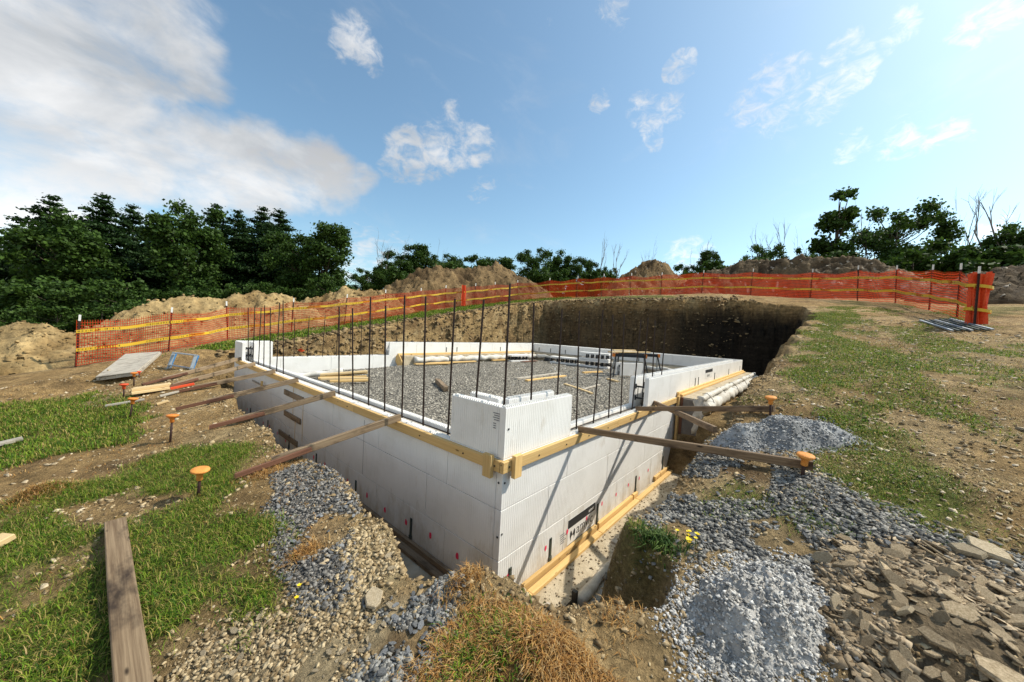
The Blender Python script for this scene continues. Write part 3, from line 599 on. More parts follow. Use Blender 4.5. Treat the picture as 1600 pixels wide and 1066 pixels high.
# loose flap of fabric hanging at the step
flap = MB(); rows = []
for i in range(9):
    for j in range(6):
        u, w = i/8, j/5
        flap.v.append((4.49-.015*math.sin(w*9+i)-.06*w*u, -.29-.15*w+.02*math.sin(i*1.9+j), .03-.62*u*(1-.45*w)-.04*math.sin(j*1.3)))
flap.n = 54; flap.f = [(i*6+j, i*6+j+1, (i+1)*6+j+1, (i+1)*6+j) for i in range(8) for j in range(5)]
o = flap.build('fabric_flap', 'fabric', FND, True); sm = o.modifiers.new('thickness', 'SOLIDIFY'); sm.thickness = .006
# straps round the fabric
for x in (5.2, 6.4, 7.8, 9.2, 10.6):
    MB().tube([(x, -.255, .012), (x+.01, -.335, .03), (x+.015, -.425, -.06), (x+.02, -.485, -.19), (x, -.40, -.36)], .006, 5).build('strap', 'dark_plate', FND)
for x in (.52, 1.72, 2.35, 3.0): MB().box((x, -.415, -1.42), (x+.035, -.375, -1.12)).build('form_stake', 'dark_plate', FND)
for x0, x1, yy in ((.33, .62, -.30), (1.6, 1.75, -.3), (1.95, 2.2, -.33), (2.6, 2.95, -.33)): board('form_board', (x0, -.24, -1.2215), (x0, -.38, -1.2215), .09, .018, 'grey_wood', FND)
# metal hold-down brackets at the foot of the wall
for x in (.152, .735, 1.684, 2.824, 3.96):
    me = bevel_mesh(MB().box((-.015, -.010, -1.165), (.015, -.001, -.925)).box((-.022, -.013, -1.165), (.022, -.002, -1.10)).mesh('hold_down_bracket'), .002)
    mesh_obj('hold_down_bracket', me, 'green_metal', FND, Matrix.Translation((x, 0, 0)))
for y in (.165, 1.18, 2.37, 3.6, 4.75, 5.92, 7.14):
    me = bevel_mesh(MB().box((-.010, -.015, -1.165), (-.001, .015, -.925)).box((-.013, -.022, -1.165), (-.002, .022, -1.10)).mesh('hold_down_bracket'), .002)
    mesh_obj('hold_down_bracket', me, 'green_metal', FND, Matrix.Translation((0, y, 0)))
for x in (5.7, 5.95, 7.5, 9.3, 11.2): MB().box((x, -.008, .05), (x+.03, -.001, .24)).build('hold_down_bracket', 'green_metal', FND)
for x, y in ((6.1, 8.36), (6.6, 8.36), (9.0, 8.36), (12.0, 8.36)):
    if x < 11.3: MB().box((x, y, .08), (x+.03, y+.009, .25)).build('hold_down_bracket', 'green_metal', FND)
for y in (8.05, 7.4, 6.6, 3.3): MB().box((LX-TW-.01, y, .06), (LX-TW-.001, y+.03, .24)).build('hold_down_bracket', 'green_metal', FND)
# pink survey dots sprayed on the foam
def dot(p, rz, r):
    mb = MB(); n = 14; vs = [(0, 0, 0)]; rd = random.Random(str(p))
    for k in range(n): a = 2*math.pi*k/n; q = r*rd.uniform(.8, 1.15); vs.append((q*.75*math.cos(a), q*1.25*math.sin(a), 0))
    mb.add(vs, [(0, 1+k, 1+(k+1) % n) for k in range(n)])
    mb.build('paint_dot', 'pink', FND, mw=Matrix.Translation(p) @ Matrix.Rotation(math.radians(rz), 4, 'Z') @ Matrix.Rotation(math.radians(90), 4, 'X'))
for x, z in ((.13, -.995), (.66, -.992), (1.035, -.99), (1.43, -1.0), (1.794, -.963), (2.182, -.983), (2.561, -.976), (2.949, -1.0), (3.30, -.978)): dot((x, -.0042 if 1.3 < x < 1.5 or .9 < x < 1.1 else -.0032, z), 0, .022)
for y, z in ((2.09, -1.012), (1.685, -1.033), (1.272, -1.003), (.863, -.967), (.474, -.982), (6.22, -1.04), (5.82, -1.016), (5.37, -1.044), (4.925, -1.07), (4.55, -1.02), (3.70, -1.014), (4.0, -1.0), (3.3, -1.0), (2.6, -1.01), (6.7, -1.0), (7.4, -1.0)): dot((-.0032, y, z), -90, .026)
# scrap plates screwed to the left wall
for y0, y1, z, m_ in ((4.16, 5.03, -.245, 'old_wood'), (4.25, 5.0, -.60, 'old_wood'), (4.36, 5.25, -.985, 'old_wood')):
    board('splice_plate', (-.012, y0, z-.045), (-.012, y1, z-.045), .02, .09, m_, FND)
board('splice_plate', (-.012, 6.25, -.335), (-.012, 7.0, -.335), .02, .035, 'grey_wood', FND); board('splice_plate', (-.035, 6.2, -.40), (-.035, 6.2, -.22), .05, .03, 'lumber', FND, upv=(-1, 0, 0))
for y, z0, z1 in ((4.62, -.55, -.1), (4.18, -.9, -.3), (4.5, -1.2, -.6)): MB().box((-.004, y, z0), (-.0012, y+.012, z1)).build('tape_strip', 'pale_lumber', FND)
# open joint and cracks on the left wall
for y in (2.22,): MB().box((-.0016, y, -.80), (-.0008, y+.006, -.15)).build('joint_gap', 'greyink', FND)

# printed panel on the right wall
SGN = MB().box((1.045, -.0022, -1.15), (1.618, -.0008, -.885)).build('label_panel', 'paper', FND)
MB().box((1.045, -.0030, -.972), (1.618, -.0023, -.885)).build('label_band', 'ink', SGN); MB().box((1.045, -.0030, -1.15), (1.618, -.0023, -1.142)).build('label_band', 'ink', SGN)
def text(body, size, loc, rz, mat, parent, bold=0.0, sx=1.0, nm='lettering'):
    cu = bpy.data.curves.new('tmp_text', 'FONT'); cu.body = body; cu.size = size; cu.offset = bold; cu.resolution_u = 3
    ob = bpy.data.objects.new('tmp_text', cu); COL.objects.link(ob)
    me = bpy.data.meshes.new_from_object(ob.evaluated_get(bpy.context.evaluated_depsgraph_get())); bpy.data.objects.remove(ob); bpy.data.curves.remove(cu)
    me.materials.clear()
    return mesh_obj(nm, me, mat, parent, Matrix.Translation(loc) @ Matrix.Rotation(math.radians(rz), 4, 'Z') @ Matrix.Rotation(math.radians(90), 4, 'X') @ Matrix.Diagonal((sx, 1, 1, 1)))
text('amvic', .150, (1.215, -.0030, -1.085), 0, 'ink', SGN, 0.0, 1.05)
text('INSULATING CONCRETE FORMS', .018, (1.33, -.0030, -1.118), 0, 'greyink', SGN)
text('amvic', .055, (1.47, -.0036, -.950), 0, 'paper', SGN, .001)
lf = MB()   # the two-leaf emblem beside the word
for s in (-1, 1):
    pts = [(0, -.005), (s*.016, .030), (s*.034, .052), (s*.050, .030), (s*.052, -.005), (s*.040, -.040), (s*.030, -.060), (s*.030, -.030), (s*.018, -.012)]
    vs = [(1.142+a, -.0030, -1.058+b) for a, b in pts]; lf.add(vs, [tuple(range(len(vs))) if s < 0 else tuple(range(len(vs)))[::-1]])
lf.build('emblem', 'ink', SGN)
pl = MB()   # small grey batch print left of the panel and on the corner block
for i in range(5): pl.box((.90+.004*i, -.0016, -.985-.022*i), (.985+.03*(i % 2), -.0008, -.977-.022*i))
pl.build('batch_print', 'greyink', FND)
pl = MB()
for i in range(4): pl.box((-.0016, .062, .345-.018*i), (-.0008, .130-.01*(i % 2), .353-.018*i))
for i in range(3): pl.box((-.0016, .095, .262-.018*i), (-.0008, .125, .270-.018*i))
pl.build('batch_print', 'greyink', FND)
S2 = MB().box((6.55, -.0022, .16), (7.25, -.0008, .355)).build('label_panel', 'paper', FND)
MB().box((6.55, -.0034, .285), (7.25, -.0023, .355)).build('label_band', 'ink', S2); text('amvic', .11, (6.72, -.0034, .19), 0, 'ink', S2)

# reinforcing bars
rb = MB().tube([(0, 0, 0), (0, 0, .7), (0, 0, 1)], .0092, 6, True).mesh('rebar')
rb.materials.append(M['rebar'])
def rebar(x, y, z0, z1):
    o = bpy.data.objects.new('rebar', rb); COL.objects.link(o)
    o.matrix_basis = Matrix.Translation((x, y, z0)) @ Matrix.Rotation(random.uniform(-.030, .030), 4, 'X') @ Matrix.Rotation(random.uniform(-.030, .030), 4, 'Y') @ Matrix.Diagonal((1, 1, z1-z0, 1))
    fin(o, FND)
for y, h in ((.14, 1.40), (.50, 1.27), (.85, 1.28), (1.25, 1.31), (1.65, 1.33), (2.02, 1.22), (2.41, 1.33), (2.83, 1.19), (3.26, 1.21), (5.62, 1.33), (6.03, 1.30), (6.43, 1.2), (6.86, 1.25), (7.25, 1.2), (7.67, 1.25), (8.05, 1.2)): rebar(.14, y, -.1, h)
for x, h in ((.52, 1.27), (.93, 1.25), (1.35, 1.26), (1.73, 1.3), (2.14, 1.27), (2.51, 1.3), (2.88, 1.25), (3.26, 1.3), (3.66, 1.28), (4.05, 1.27)): rebar(x, .14, -.1, h)
for x, h in ((1.21, 1.02), (1.53, 1.09), (1.91, 1.15), (2.28, 1.09), (2.67, 1.2), (3.0, 1.22), (3.36, 1.19), (3.76, 1.27), (4.14, 1.3)): rebar(x, 8.5, -.1, h)
for y0, y1 in ((.7, 7.9),): MB().tube([(.15, y0, -.018), (.152, (y0+y1)/2, -.012), (.15, y1, -.018)], .007, 6).build('rebar', 'rebar', FND)
MB().tube([(1.0, .15, -.018), (2.1, .152, -.012), (3.1, .15, -.018)], .007, 6).build('rebar', 'rebar', FND)

# ------------------------------------------------------------------ boards bracing the walls from the bank
def brace(p0, p1, ext, label, m0='old_wood', w=.040, t=.070):
    p0, p1 = Vector(p0), Vector(p1); e = empty('brace_board', p0, label, 'board', 'brace boards between wall and bank')
    d = (p1-p0); s = Vector((0, 0, 1)).cross(d).normalized(); board('plank', p0, p1, w, t, m0, e, wear=.003)
    if ext:
        q = p0+d*ext; a = p0.lerp(p1, .74)+s*(w*.5+.014); z = max(Hs(q.x, q.y)+.012, p1.z-.06)
        board('lapped_strip', a+Vector((0, 0, .012)), Vector((q.x, q.y, z))+s*(w*.5+.014), .026, .045, 'red_wood', e, wear=.003)
zl = .004
LBR = [((.01, 8.08), (-1.3, 7.45)), ((.01, 6.93), (-1.25, 6.55)), ((.01, 5.60), (-1.05, 5.9)), ((.01, 4.43), (-1.05, 4.72)), ((.01, 3.07), (-1.02, 3.27)), ((.01, 1.47), (-1.08, 1.68))]
LN = ['weathered brace board on the far end of the left wall, below the raised block', 'weathered brace board on the left wall, second from its far raised block', 'weathered brace board on the left wall, third from its far raised block', 'weathered brace board above the dark splice plates, ending in a long red lap', 'weathered brace board crossing in front of the dark splice plates on the left wall', 'weathered brace board resting on the ledger nearest the raised corner block, beside the gravel strip']
for (a, c), n in zip(LBR, LN): brace((a[0], a[1], zl), (c[0], c[1], Hs(*c)+.015), 1.22 if a[1] != 4.43 else 1.3, n)
RBR = [((1.16, .0), (1.06, -1.82), 'weathered brace board from the raised corner block to the large orange capped stake'), ((2.7, 0), (2.22, -1.52), 'weathered brace board running level past the bulkhead to the orange capped stake'), ((3.38, 0), (1.6, -1.14), 'short weathered brace board crossing under the level one at the bulkhead')]
for a, c, n in RBR: brace((a[0], a[1], zl), (c[0], c[1], Hs(*c)+.035), 0, n, 'dark_wood', .040, .058)

# ------------------------------------------------------------------ capped stakes
def stake(x, y, h, tilt, capr, m, label, base=None):
    z = Hs(x, y) if base is None else base; e = empty('capped_stake', (x, y, z), label, 'stake', 'orange capped rebar stakes')
    R = Matrix.Translation((x, y, z)) @ Matrix.Rotation(tilt[0], 4, 'X') @ Matrix.Rotation(tilt[1], 4, 'Y')
    MB().tube([(0, 0, -.12), (0, 0, h-.02)], .010, 8).build('stake_rod', 'post', e, True, mw=R)
    r = capr; prof = [(.014, h-.075*r/.055), (.020, h-.07*r/.055), (.019, h-.035*r/.055), (.028, h-.022*r/.055), (r*.93, h-.007), (r, h-.002), (r, h+.005), (r*.94, h+.010), (r*.5, h+.0125), (.004, h+.013)]
    MB().lathe(prof, 20).build('cap', m, e, True, mw=R)
stake(-1.563, 1.639, .20, (.12, .02), .058, 'faded_orange', 'capped stake with a faded pale orange mushroom top, in the grass by the weathered plank')
stake(-1.569, 3.295, .28, (-.02, .05), .052, 'orange_plastic', 'tall capped stake with an orange top, standing in dry soil before the fifth brace')
stake(-1.80, 5.04, .26, (.02, .1), .052, 'orange_plastic', 'orange capped stake in grass beside the loose pale stick')
stake(-1.82, 6.50, .22, (.0, .0), .055, 'red_plastic', 'red-orange capped stake to one side of the small lumber pile')
stake(-1.67, 7.57, .24, (.05, .0), .050, 'orange_plastic', 'orange capped stake in front of the grey form panel')
stake(-1.56, 8.54, .14, (.05, -.05), .036, 'red_plastic', 'small red capped stake at the edge of the grey form panel')
stake(1.033, -1.766, .14, (.06, -.10), .050, 'faded_orange', 'pale orange capped stake leaning at the end of the brace on the dark gravel')
stake(2.178, -1.49, .19, (-.02, -.16), .048, 'faded_orange', 'pale orange capped stake leaning behind the blue-grey gravel pile')
e = empty('fallen_cap', (1.74, -1.02, .06), 'red-orange stake cap tipped over in the trench by the blue-grey gravel pile', 'cap')
mwf = Matrix.Translation((1.74, -1.02, Hs(1.74, -1.02)+.05)) @ Matrix.Rotation(1.9, 4, 'X') @ Matrix.Rotation(.8, 4, 'Y')
MB().lathe([(.014, 0), (.020, .005), (.022, .03), (.055, .05), (.056, .06), (.05, .064)], 16).build('cap_body', 'red_plastic', e, True, mw=mwf)

ICV = np.array([(-1,-1,-1),(1,-1,-1),(1,1,-1),(-1,1,-1),(-1,-1,1),(1,-1,1),(1,1,1),(-1,1,1)], float)*.72
ICF = np.array([(4,5,6),(4,6,7),(0,1,5),(0,5,4),(1,2,6),(1,6,5),(2,3,7),(2,7,6),(3,0,4),(3,4,7)])
_shapes = []
for k in range(16):
    r = np.random.default_rng(900+k); q = ICV*r.uniform(.45, 1.2, (len(ICV), 1))*(1+.15*r.normal(size=(len(ICV), 3))); _shapes.append(q*np.array([1.0, r.uniform(.6, .95), r.uniform(.35, .7)]))
_shapes = np.array(_shapes)
def rocks(x, y, z, s, rng, col, flat=1.0, lean=0.5):
    n = len(x); sh = _shapes[rng.integers(0, 16, n)].copy(); sh[:, :, 2] *= flat
    az = rng.random(n)*6.283; tx = rng.normal(size=n)*lean; ca, sa, ct, st = np.cos(az), np.sin(az), np.cos(tx), np.sin(tx)
    X0, Y0, Z0 = sh[:, :, 0], sh[:, :, 1]*ct[:, None]-sh[:, :, 2]*st[:, None], sh[:, :, 1]*st[:, None]+sh[:, :, 2]*ct[:, None]
    V = np.stack([X0*ca[:, None]-Y0*sa[:, None], X0*sa[:, None]+Y0*ca[:, None], Z0], -1)*s[:, None, None]+np.stack([x, y, z], -1)[:, None, :]
    nv = len(ICV); F3 = (ICF[None]+(np.arange(n)*nv)[:, None, None]).reshape(-1, 3); c = np.repeat(np.broadcast_to(col, (n, 3)), nv, 0)
    return np_mesh('stones', V.reshape(-1, 3), F3, c)

# ------------------------------------------------------------------ orange safety fence
POSTS = [(-2.51,12.79),(-.76,12.94),(.87,14.2),(2.82,13.98),(4.72,13.6),(6.86,14.1),(9.19,14.6),(10.75,14.5),(12.48,13.9),(13.99,13.6),(15.65,13.2),(17.0,11.6),(17.3,9.7),(18.0,8.3),(18.6,6.8),(19.2,5.2),(19.4,3.1),(19.5,.85),(18.9,-1.5),(17.5,-2.95),(16.5,-3.87),(14.2,-4.32),(12.54,-4.55),(10.9,-4.5)]
FH = 1.22
fz = [float(G(np.array([x]), np.array([y]))[0]) for x, y in POSTS]
FEN = empty('safety_fence', (POSTS[0][0], POSTS[0][1], fz[0]), 'orange plastic mesh safety fence with yellow caution tape around the dig', 'fence')
nm_, nt, b = new_mat('orange_net')
t = nt.nodes.new('ShaderNodeTexCoord'); sp = nt.nodes.new('ShaderNodeSeparateXYZ'); nt.links.new(t.outputs['UV'], sp.inputs[0])
fu = mth(nt, 'FRACT', mth(nt, 'MULTIPLY', sp.outputs[0], 1/.045)); fv = mth(nt, 'FRACT', mth(nt, 'MULTIPLY', sp.outputs[1], 1/.075))
strand = mth(nt, 'MAXIMUM', mth(nt, 'LESS_THAN', fu, .24), mth(nt, 'LESS_THAN', fv, .21))
b.inputs['Base Color'].default_value = (.60, .058, .014, 1); b.inputs['Roughness'].default_value = .55
tl = nt.nodes.new('ShaderNodeBsdfTranslucent'); tl.inputs['Color'].default_value = (.62, .06, .012, 1)
m1 = nt.nodes.new('ShaderNodeMixShader'); m1.inputs[0].default_value = .45; nt.links.new(b.outputs[0], m1.inputs[1]); nt.links.new(tl.outputs[0], m1.inputs[2])
tp = nt.nodes.new('ShaderNodeBsdfTransparent'); m2 = nt.nodes.new('ShaderNodeMixShader'); nt.links.new(strand, m2.inputs[0]); nt.links.new(tp.outputs[0], m2.inputs[1]); nt.links.new(m1.outputs[0], m2.inputs[2])
nt.links.new(m2.outputs[0], [n for n in nt.nodes if n.type == 'OUTPUT_MATERIAL'][0].inputs[0]); M['net'] = nm_
ym_, nt, b = new_mat('caution_tape')
t = nt.nodes.new('ShaderNodeTexCoord'); sp = nt.nodes.new('ShaderNodeSeparateXYZ'); nt.links.new(t.outputs['UV'], sp.inputs[0])
lt = nt.nodes.new('ShaderNodeCombineXYZ'); nt.links.new(mth(nt, 'MULTIPLY', sp.outputs[0], 22), lt.inputs[0])
ln = noise(nt, lt.outputs[0], 1.6, 2, .8); md = mth(nt, 'LESS_THAN', mth(nt, 'ABSOLUTE', mth(nt, 'SUBTRACT', sp.outputs[1], .5)), .27)
wordgap = mth(nt, 'LESS_THAN', mth(nt, 'FRACT', mth(nt, 'MULTIPLY', sp.outputs[0], .8)), .62)
ltr = mth(nt, 'MULTIPLY', mth(nt, 'MULTIPLY', mth(nt, 'GREATER_THAN', ln, .52), md), wordgap)
nt.links.new(mixc(nt, ltr, (.66, .41, .03), (.05, .04, .02)), b.inputs['Base Color']); b.inputs['Roughness'].default_value = .45; M['tape'] = ym_
def strip(name, p0, p1, zlo, zhi, mat, off, sag, uvscale, parent, ripple=.02, nseg=10, nrow=5):
    vs, uv = [], []; L = math.hypot(p1[0]-p0[0], p1[1]-p0[1]); dx, dy = (p1[0]-p0[0])/L, (p1[1]-p0[1])/L; nxn, nyn = dy, -dx
    sd = p0[0]*3+p0[1]
    for i in range(nseg+1):
        u = i/nseg; x, y = p0[0]+dx*L*u, p0[1]+dy*L*u; zb = p0[2]*(1-u)+p1[2]*u; sg = sag*4*u*(1-u)
        for j in range(nrow+1):
            w = j/nrow; r = off+ripple*math.sin(u*7+sd+w*2)*4*u*(1-u)
            vs.append((x+nxn*r, y+nyn*r, zb+zlo+(zhi-zlo)*w-sg*(w if name == 'net_panel' else 1)+.015*math.sin(u*11+sd)*u*(1-u)*4)); uv.append((u*L, (zlo+(zhi-zlo)*w) if uvscale else w))
    fs = [(i*(nrow+1)+j, (i+1)*(nrow+1)+j, (i+1)*(nrow+1)+j+1, i*(nrow+1)+j+1) for i in range(nseg) for j in range(nrow)]
    me = bpy.data.meshes.new(name); me.from_pydata(vs, [], fs); me.update(); ul = me.uv_layers.new(name='UVMap')
    for lp in me.loops: ul.data[lp.index].uv = uv[lp.vertex_index]
    mesh_obj(name, me, mat, parent)
P3 = [(x, y, z) for (x, y), z in zip(POSTS, fz)]
for i, (p0, p1) in enumerate(zip(P3, P3[1:])):
    strip('net_panel', p0, p1, .0, FH-.02, 'net', .03, .03+.10*random.random(), True, FEN, .05)
    off = .055
    strip('caution_tape', p0, p1, .86, .94, 'tape', off, .02, False, FEN, .005, 8, 1); strip('caution_tape', p0, p1, .38, .46, 'tape', off, .025, False, FEN, .005, 8, 1)
for i, (x, y, z) in enumerate(P3):
    hh = 1.36 + random.uniform(-.05, .05); tl_ = (random.uniform(-.05, .05), random.uniform(-.05, .05))
    R = Matrix.Translation((x, y, z)) @ Matrix.Rotation(tl_[0], 4, 'X') @ Matrix.Rotation(tl_[1], 4, 'Y')
    po = MB().box((-.022, -.003, -.3), (.022, .003, hh-.16)).box((-.003, .003, -.3), (.003, .035, hh-.16)).build('post', 'post', FEN, mw=R)
    MB().box((-.022, -.003, hh-.16), (.022, .003, hh)).box((-.003, .003, hh-.16), (.003, .035, hh)).build('post_tip', 'white_paint', po, mw=R)
# end of the roll wrapped round the last post, and a bright scrap of mesh tied on the far run
fb = MB(); x, y, z = P3[-1]; nA, nB = 40, 12
for i in range(nA+1):
    for j in range(nB+1):
        a = i/nA*5.9; w = j/nB; r = .125+.035*math.sin(i*1.55+w*2.2)+.02*math.sin(i*.7+w*5)-.03*math.sin(w*3.1)+.03*w
        fb.v.append((x+.20+r*math.cos(a)+.03*w, y-.05+r*math.sin(a), z-.02+1.24*w+.03*math.sin(i*.5)))
fb.n = (nA+1)*(nB+1); fb.f = [(i*(nB+1)+j, (i+1)*(nB+1)+j, (i+1)*(nB+1)+j+1, i*(nB+1)+j+1) for i in range(nA) for j in range(nB)]
fme = fb.mesh('rolled_net'); fm, nt, b = new_mat('gathered_net'); v = coords(nt); f = noise(nt, v, 30, 4)
nt.links.new(ramp(nt, f, [(.3, (.62, .05, .012)), (.7, (.80, .12, .03))]), b.inputs['Base Color']); b.inputs['Roughness'].default_value = .6; M['gathered'] = fm
mesh_obj('rolled_net', fme, 'gathered', FEN)
for zz in (.34, .88):
    rg = MB()
    for i in range(15):
        a = i/14*5.6; rg.v += [(x+.22+.205*math.cos(a), y-.05+.205*math.sin(a), z+zz+.04*math.sin(a)), (x+.22+.205*math.cos(a), y-.05+.205*math.sin(a), z+zz+.07+.04*math.sin(a))]
    rg.n = 30; rg.f = [(2*i, 2*i+2, 2*i+3, 2*i+1) for i in range(14)]; rg.build('caution_tape', 'tape', FEN)
sc_ = MB()
for i in range(6):
    for j in range(7): sc_.v.append((11.62+.06*i+.02*math.sin(j*2), 14.05+.05*math.sin(i*2.4), float(G(np.array([11.7]), np.array([14.]))[0])+.1+.20*j))
sc_.n = 42; sc_.f = [(i*7+j, (i+1)*7+j, (i+1)*7+j+1, i*7+j+1) for i in range(5) for j in range(6)]
sc_.build('net_scrap', 'gathered', FEN)

# ------------------------------------------------------------------ spoil heaps beyond the fence
M['spoil'] = attr_mat('spoil_heap_soil', .95, 7, .45, .05)
def mound(ridge, width, label, c0, c1, seed, stones=0.0):
    """a heap of dug soil along a ridge line [(x, y, height)]"""
    P = np.array(ridge, float); pad = width*1.15
    x0, x1, y0, y1 = P[:, 0].min()-pad, P[:, 0].max()+pad, P[:, 1].min()-pad, P[:, 1].max()+pad
    st = .085; mx_, my_ = np.meshgrid(np.arange(x0, x1+st, st), np.arange(y0, y1+st, st)); sh = mx_.shape; mx_, my_ = mx_.ravel(), my_.ravel()
    best = np.zeros_like(mx_)
    for (ax_, ay_, ah), (bx_, by_, bh) in zip(P, P[1:]):
        ex, ey = bx_-ax_, by_-ay_; t = np.clip(((mx_-ax_)*ex+(my_-ay_)*ey)/(ex*ex+ey*ey), 0, 1)
        d = np.hypot(mx_-ax_-t*ex, my_-ay_-t*ey)/(width*(1+.25*fbm(mx_*.6, my_*.6, 3, seed+3))); h = ah*(1-t)+bh*t
        best = np.maximum(best, h*np.clip(1-d, 0, 1)**.85)
    g = G(mx_, my_); n = fbm(mx_*1.1, my_*1.1, 5, seed, .62); n2 = fbm(mx_*3.5, my_*3.5, 4, seed+9, .65)
    z = g-.15+(best+.15*(best > .02))*(1+.16*n)+n2*.20*np.clip(best*2, 0, 1)+.07*fbm(mx_*9, my_*9, 2, seed+13)*np.clip(best*2, 0, 1)
    keep = best > .01; idm = np.arange(sh[0]*sh[1]).reshape(sh)
    Fm = np.stack([idm[:-1, :-1], idm[:-1, 1:], idm[1:, 1:], idm[1:, :-1]], -1).reshape(-1, 4); Fm = Fm[keep[Fm].any(1)]
    used = np.unique(Fm); rem = np.zeros(len(mx_), int); rem[used] = np.arange(len(used))
    c = np.array(c0)*(1-ss(-.4, .4, n)[:, None])+np.array(c1)*ss(-.4, .4, n)[:, None]; c = c*(1+.55*n2[:, None])
    if stones: c = np.where((vn(mx_*7, my_*7, seed+20) > 1-stones)[:, None], np.array((.42, .36, .28)), c)
    me = np_mesh('spoil_heap', np.stack([mx_, my_, z], 1)[used], rem[Fm], c[used], False)
    o = mesh_obj('spoil_heap', me, 'spoil', label=label, cat='soil heap', group='spoil heaps beyond the fence')
    rng = np.random.default_rng(seed); ok = np.flatnonzero(best > .12); k = rng.choice(ok, min(len(ok), 1500), replace=False); sz = .03*(.5+2.4*rng.random(len(k))**3)
    cc = c[k]*(.6+.9*rng.random((len(k), 1))); cc = np.where(rng.random((len(k), 1)) < stones*3, np.array((.40, .35, .28)), cc)
    mesh_obj('clods', rocks(mx_[k]+rng.normal(size=len(k))*.03, my_[k]+rng.normal(size=len(k))*.03, z[k]+sz*.3, sz, rng, cc, .9), 'stones_attr', o, kind='stuff')
TN0, TN1 = (.18, .115, .046), (.33, .235, .11); BR0, BR1 = (.08, .050, .022), (.20, .132, .062); DK0, DK1 = (.055, .037, .020), (.14, .10, .056)
mound([(-5.6,16.6,.9),(-4.7,15.9,1.0),(-3.5,15.2,1.25),(-2.9,15.3,.9)], 1.9, 'tan soil heap with a hollow, past the end post of the orange fence', TN0, TN1, 71)
mound([(-2.0,16.9,1.0),(-1.3,17.1,1.4),(-.1,17.4,1.65),(1.1,17.5,1.45),(2.46,17.5,1.75),(3.75,17.6,1.4)], 2.0, 'long tan soil heap behind the fence, backed by the tall pine wood', TN0, TN1, 77)
mound([(4.6,18.2,1.1),(6.46,17.6,1.5),(8.22,17.1,1.4)], 1.8, 'low tan soil heap joining the long heap to the big brown one', TN0, TN1, 83)
mound([(9.6,18.6,1.6),(11.51,17.9,2.75),(13.82,16.8,2.45),(16.25,15.9,2.65),(18.0,15.0,1.7)], 2.6, 'biggest brown soil heap with a broad flat crest behind the fence', BR0, BR1, 89)
mound([(23.9,9.6,1.9),(25.41,8.06,3.6),(26.4,6.8,2.4)], 2.3, 'pointed brown soil heap standing alone behind the fence', BR0, BR1, 95, .05)
mound([(24.4,4.6,1.8),(25.44,1.84,2.6),(25.05,-.77,2.75),(24.5,-3.22,2.6),(24.17,-4.4,2.0)], 2.2, 'long dark stony soil heap below the green bushes', DK0, DK1, 101, .09)
mound([(17.6,-5.9,1.0),(18.43,-7.2,1.2),(19.57,-8.6,1.1),(21,-10.2,1.1)], 2.0, 'dark stony soil heap beyond the rolled end of the orange fence', DK0, DK1, 107, .10)

# ------------------------------------------------------------------ trees
def leaf_cloud(cent, rad, n, size, rng, flat=0.0, c0=(.03, .06, .012), c1=(.09, .15, .03)):
    """n small leaf-clump faces scattered through blobs; returns verts, tris and colours"""
    k = np.arange(n) if len(cent) == n else rng.integers(0, len(cent), n); d = rng.normal(size=(n, 3)); d /= np.linalg.norm(d, axis=1)[:, None]; r = rng.random(n)**.45
    p = cent[k]+d*r[:, None]*rad[k]
    a = rng.normal(size=(n, 3)); a[:, 2] *= (1-flat); a /= np.linalg.norm(a, axis=1)[:, None]+1e-9
    b = np.cross(a, rng.normal(size=(n, 3))); b[:, 2] *= (1-flat*.7); b /= np.linalg.norm(b, axis=1)[:, None]+1e-9
    s = size*(.5+rng.random(n))[:, None]
    V = np.stack([p-a*s*.5, p+b*s*.38, p+a*s*.6, p-b*s*.38], 1).reshape(-1, 3)
    F4 = np.arange(4*n).reshape(n, 4); t = np.clip(rng.random(n)*.75+.25*rng.random(len(cent))[k], 0, 1)[:, None]
    c = np.array(c0)*(1-t)+np.array(c1)*t
    return V, F4, np.repeat(c, 4, 0)
def make_decid(name, seed, lobes=44, n=9000, slim=1.0, size=.024, c0=(.014, .034, .006), c1=(.078, .145, .022)):
    rng = np.random.default_rng(seed); rd = random.Random(seed); cent = []; rad = []
    lump = [(rd.uniform(0, 6.28), rd.uniform(.3, .9), rd.uniform(.75, 1.25)) for _ in range(5)]
    while len(cent) < lobes:
        u = rd.random(); z = .16+.78*u; R = .30*slim*math.sin(math.pi*min(1, .20+.80*(1-u)**.8))**.7; a = rd.uniform(0, 6.28)
        for la, lz, lk in lump: R *= 1+(lk-1)*math.exp(-((math.cos(a)-math.cos(la))**2+(math.sin(a)-math.sin(la))**2)*1.2-((u-lz)/.2)**2)
        q = R*math.sqrt(rd.random())*.92; cent.append((q*math.cos(a), q*math.sin(a), z)); t = rd.uniform(.05, .085)*(1.1-.4*u)*(.5+.5*slim); rad.append((t, t, t*.8))
    cent, rad = np.array(cent), np.array(rad); k = rng.integers(0, lobes, n); p = cent[k]+rng.normal(size=(n, 3))*rad[k]*.62
    V, F4, c = leaf_cloud(p, np.zeros((n, 3)), n, size, rng, .15, c0, c1)
    crown = np_mesh('crown', V, F4, c); crown.materials.append(M['leaf'])
    tb = MB(); tb.tube([(0, 0, -.08), (.005, .004, .25), (-.01, .008, .55), (.0, 0, .86)], [.022, .017, .011, .003], 7)
    for q in cent[::2]:
        z0 = max(.10, q[2]-.22); tb.tube([(0, 0, z0), (q[0]*.5, q[1]*.5, z0+.08), tuple(q)], [.007, .004, .0015], 4, False)
    trunk = tb.mesh('trunk', True); trunk.materials.append(M['bark']); return trunk, crown
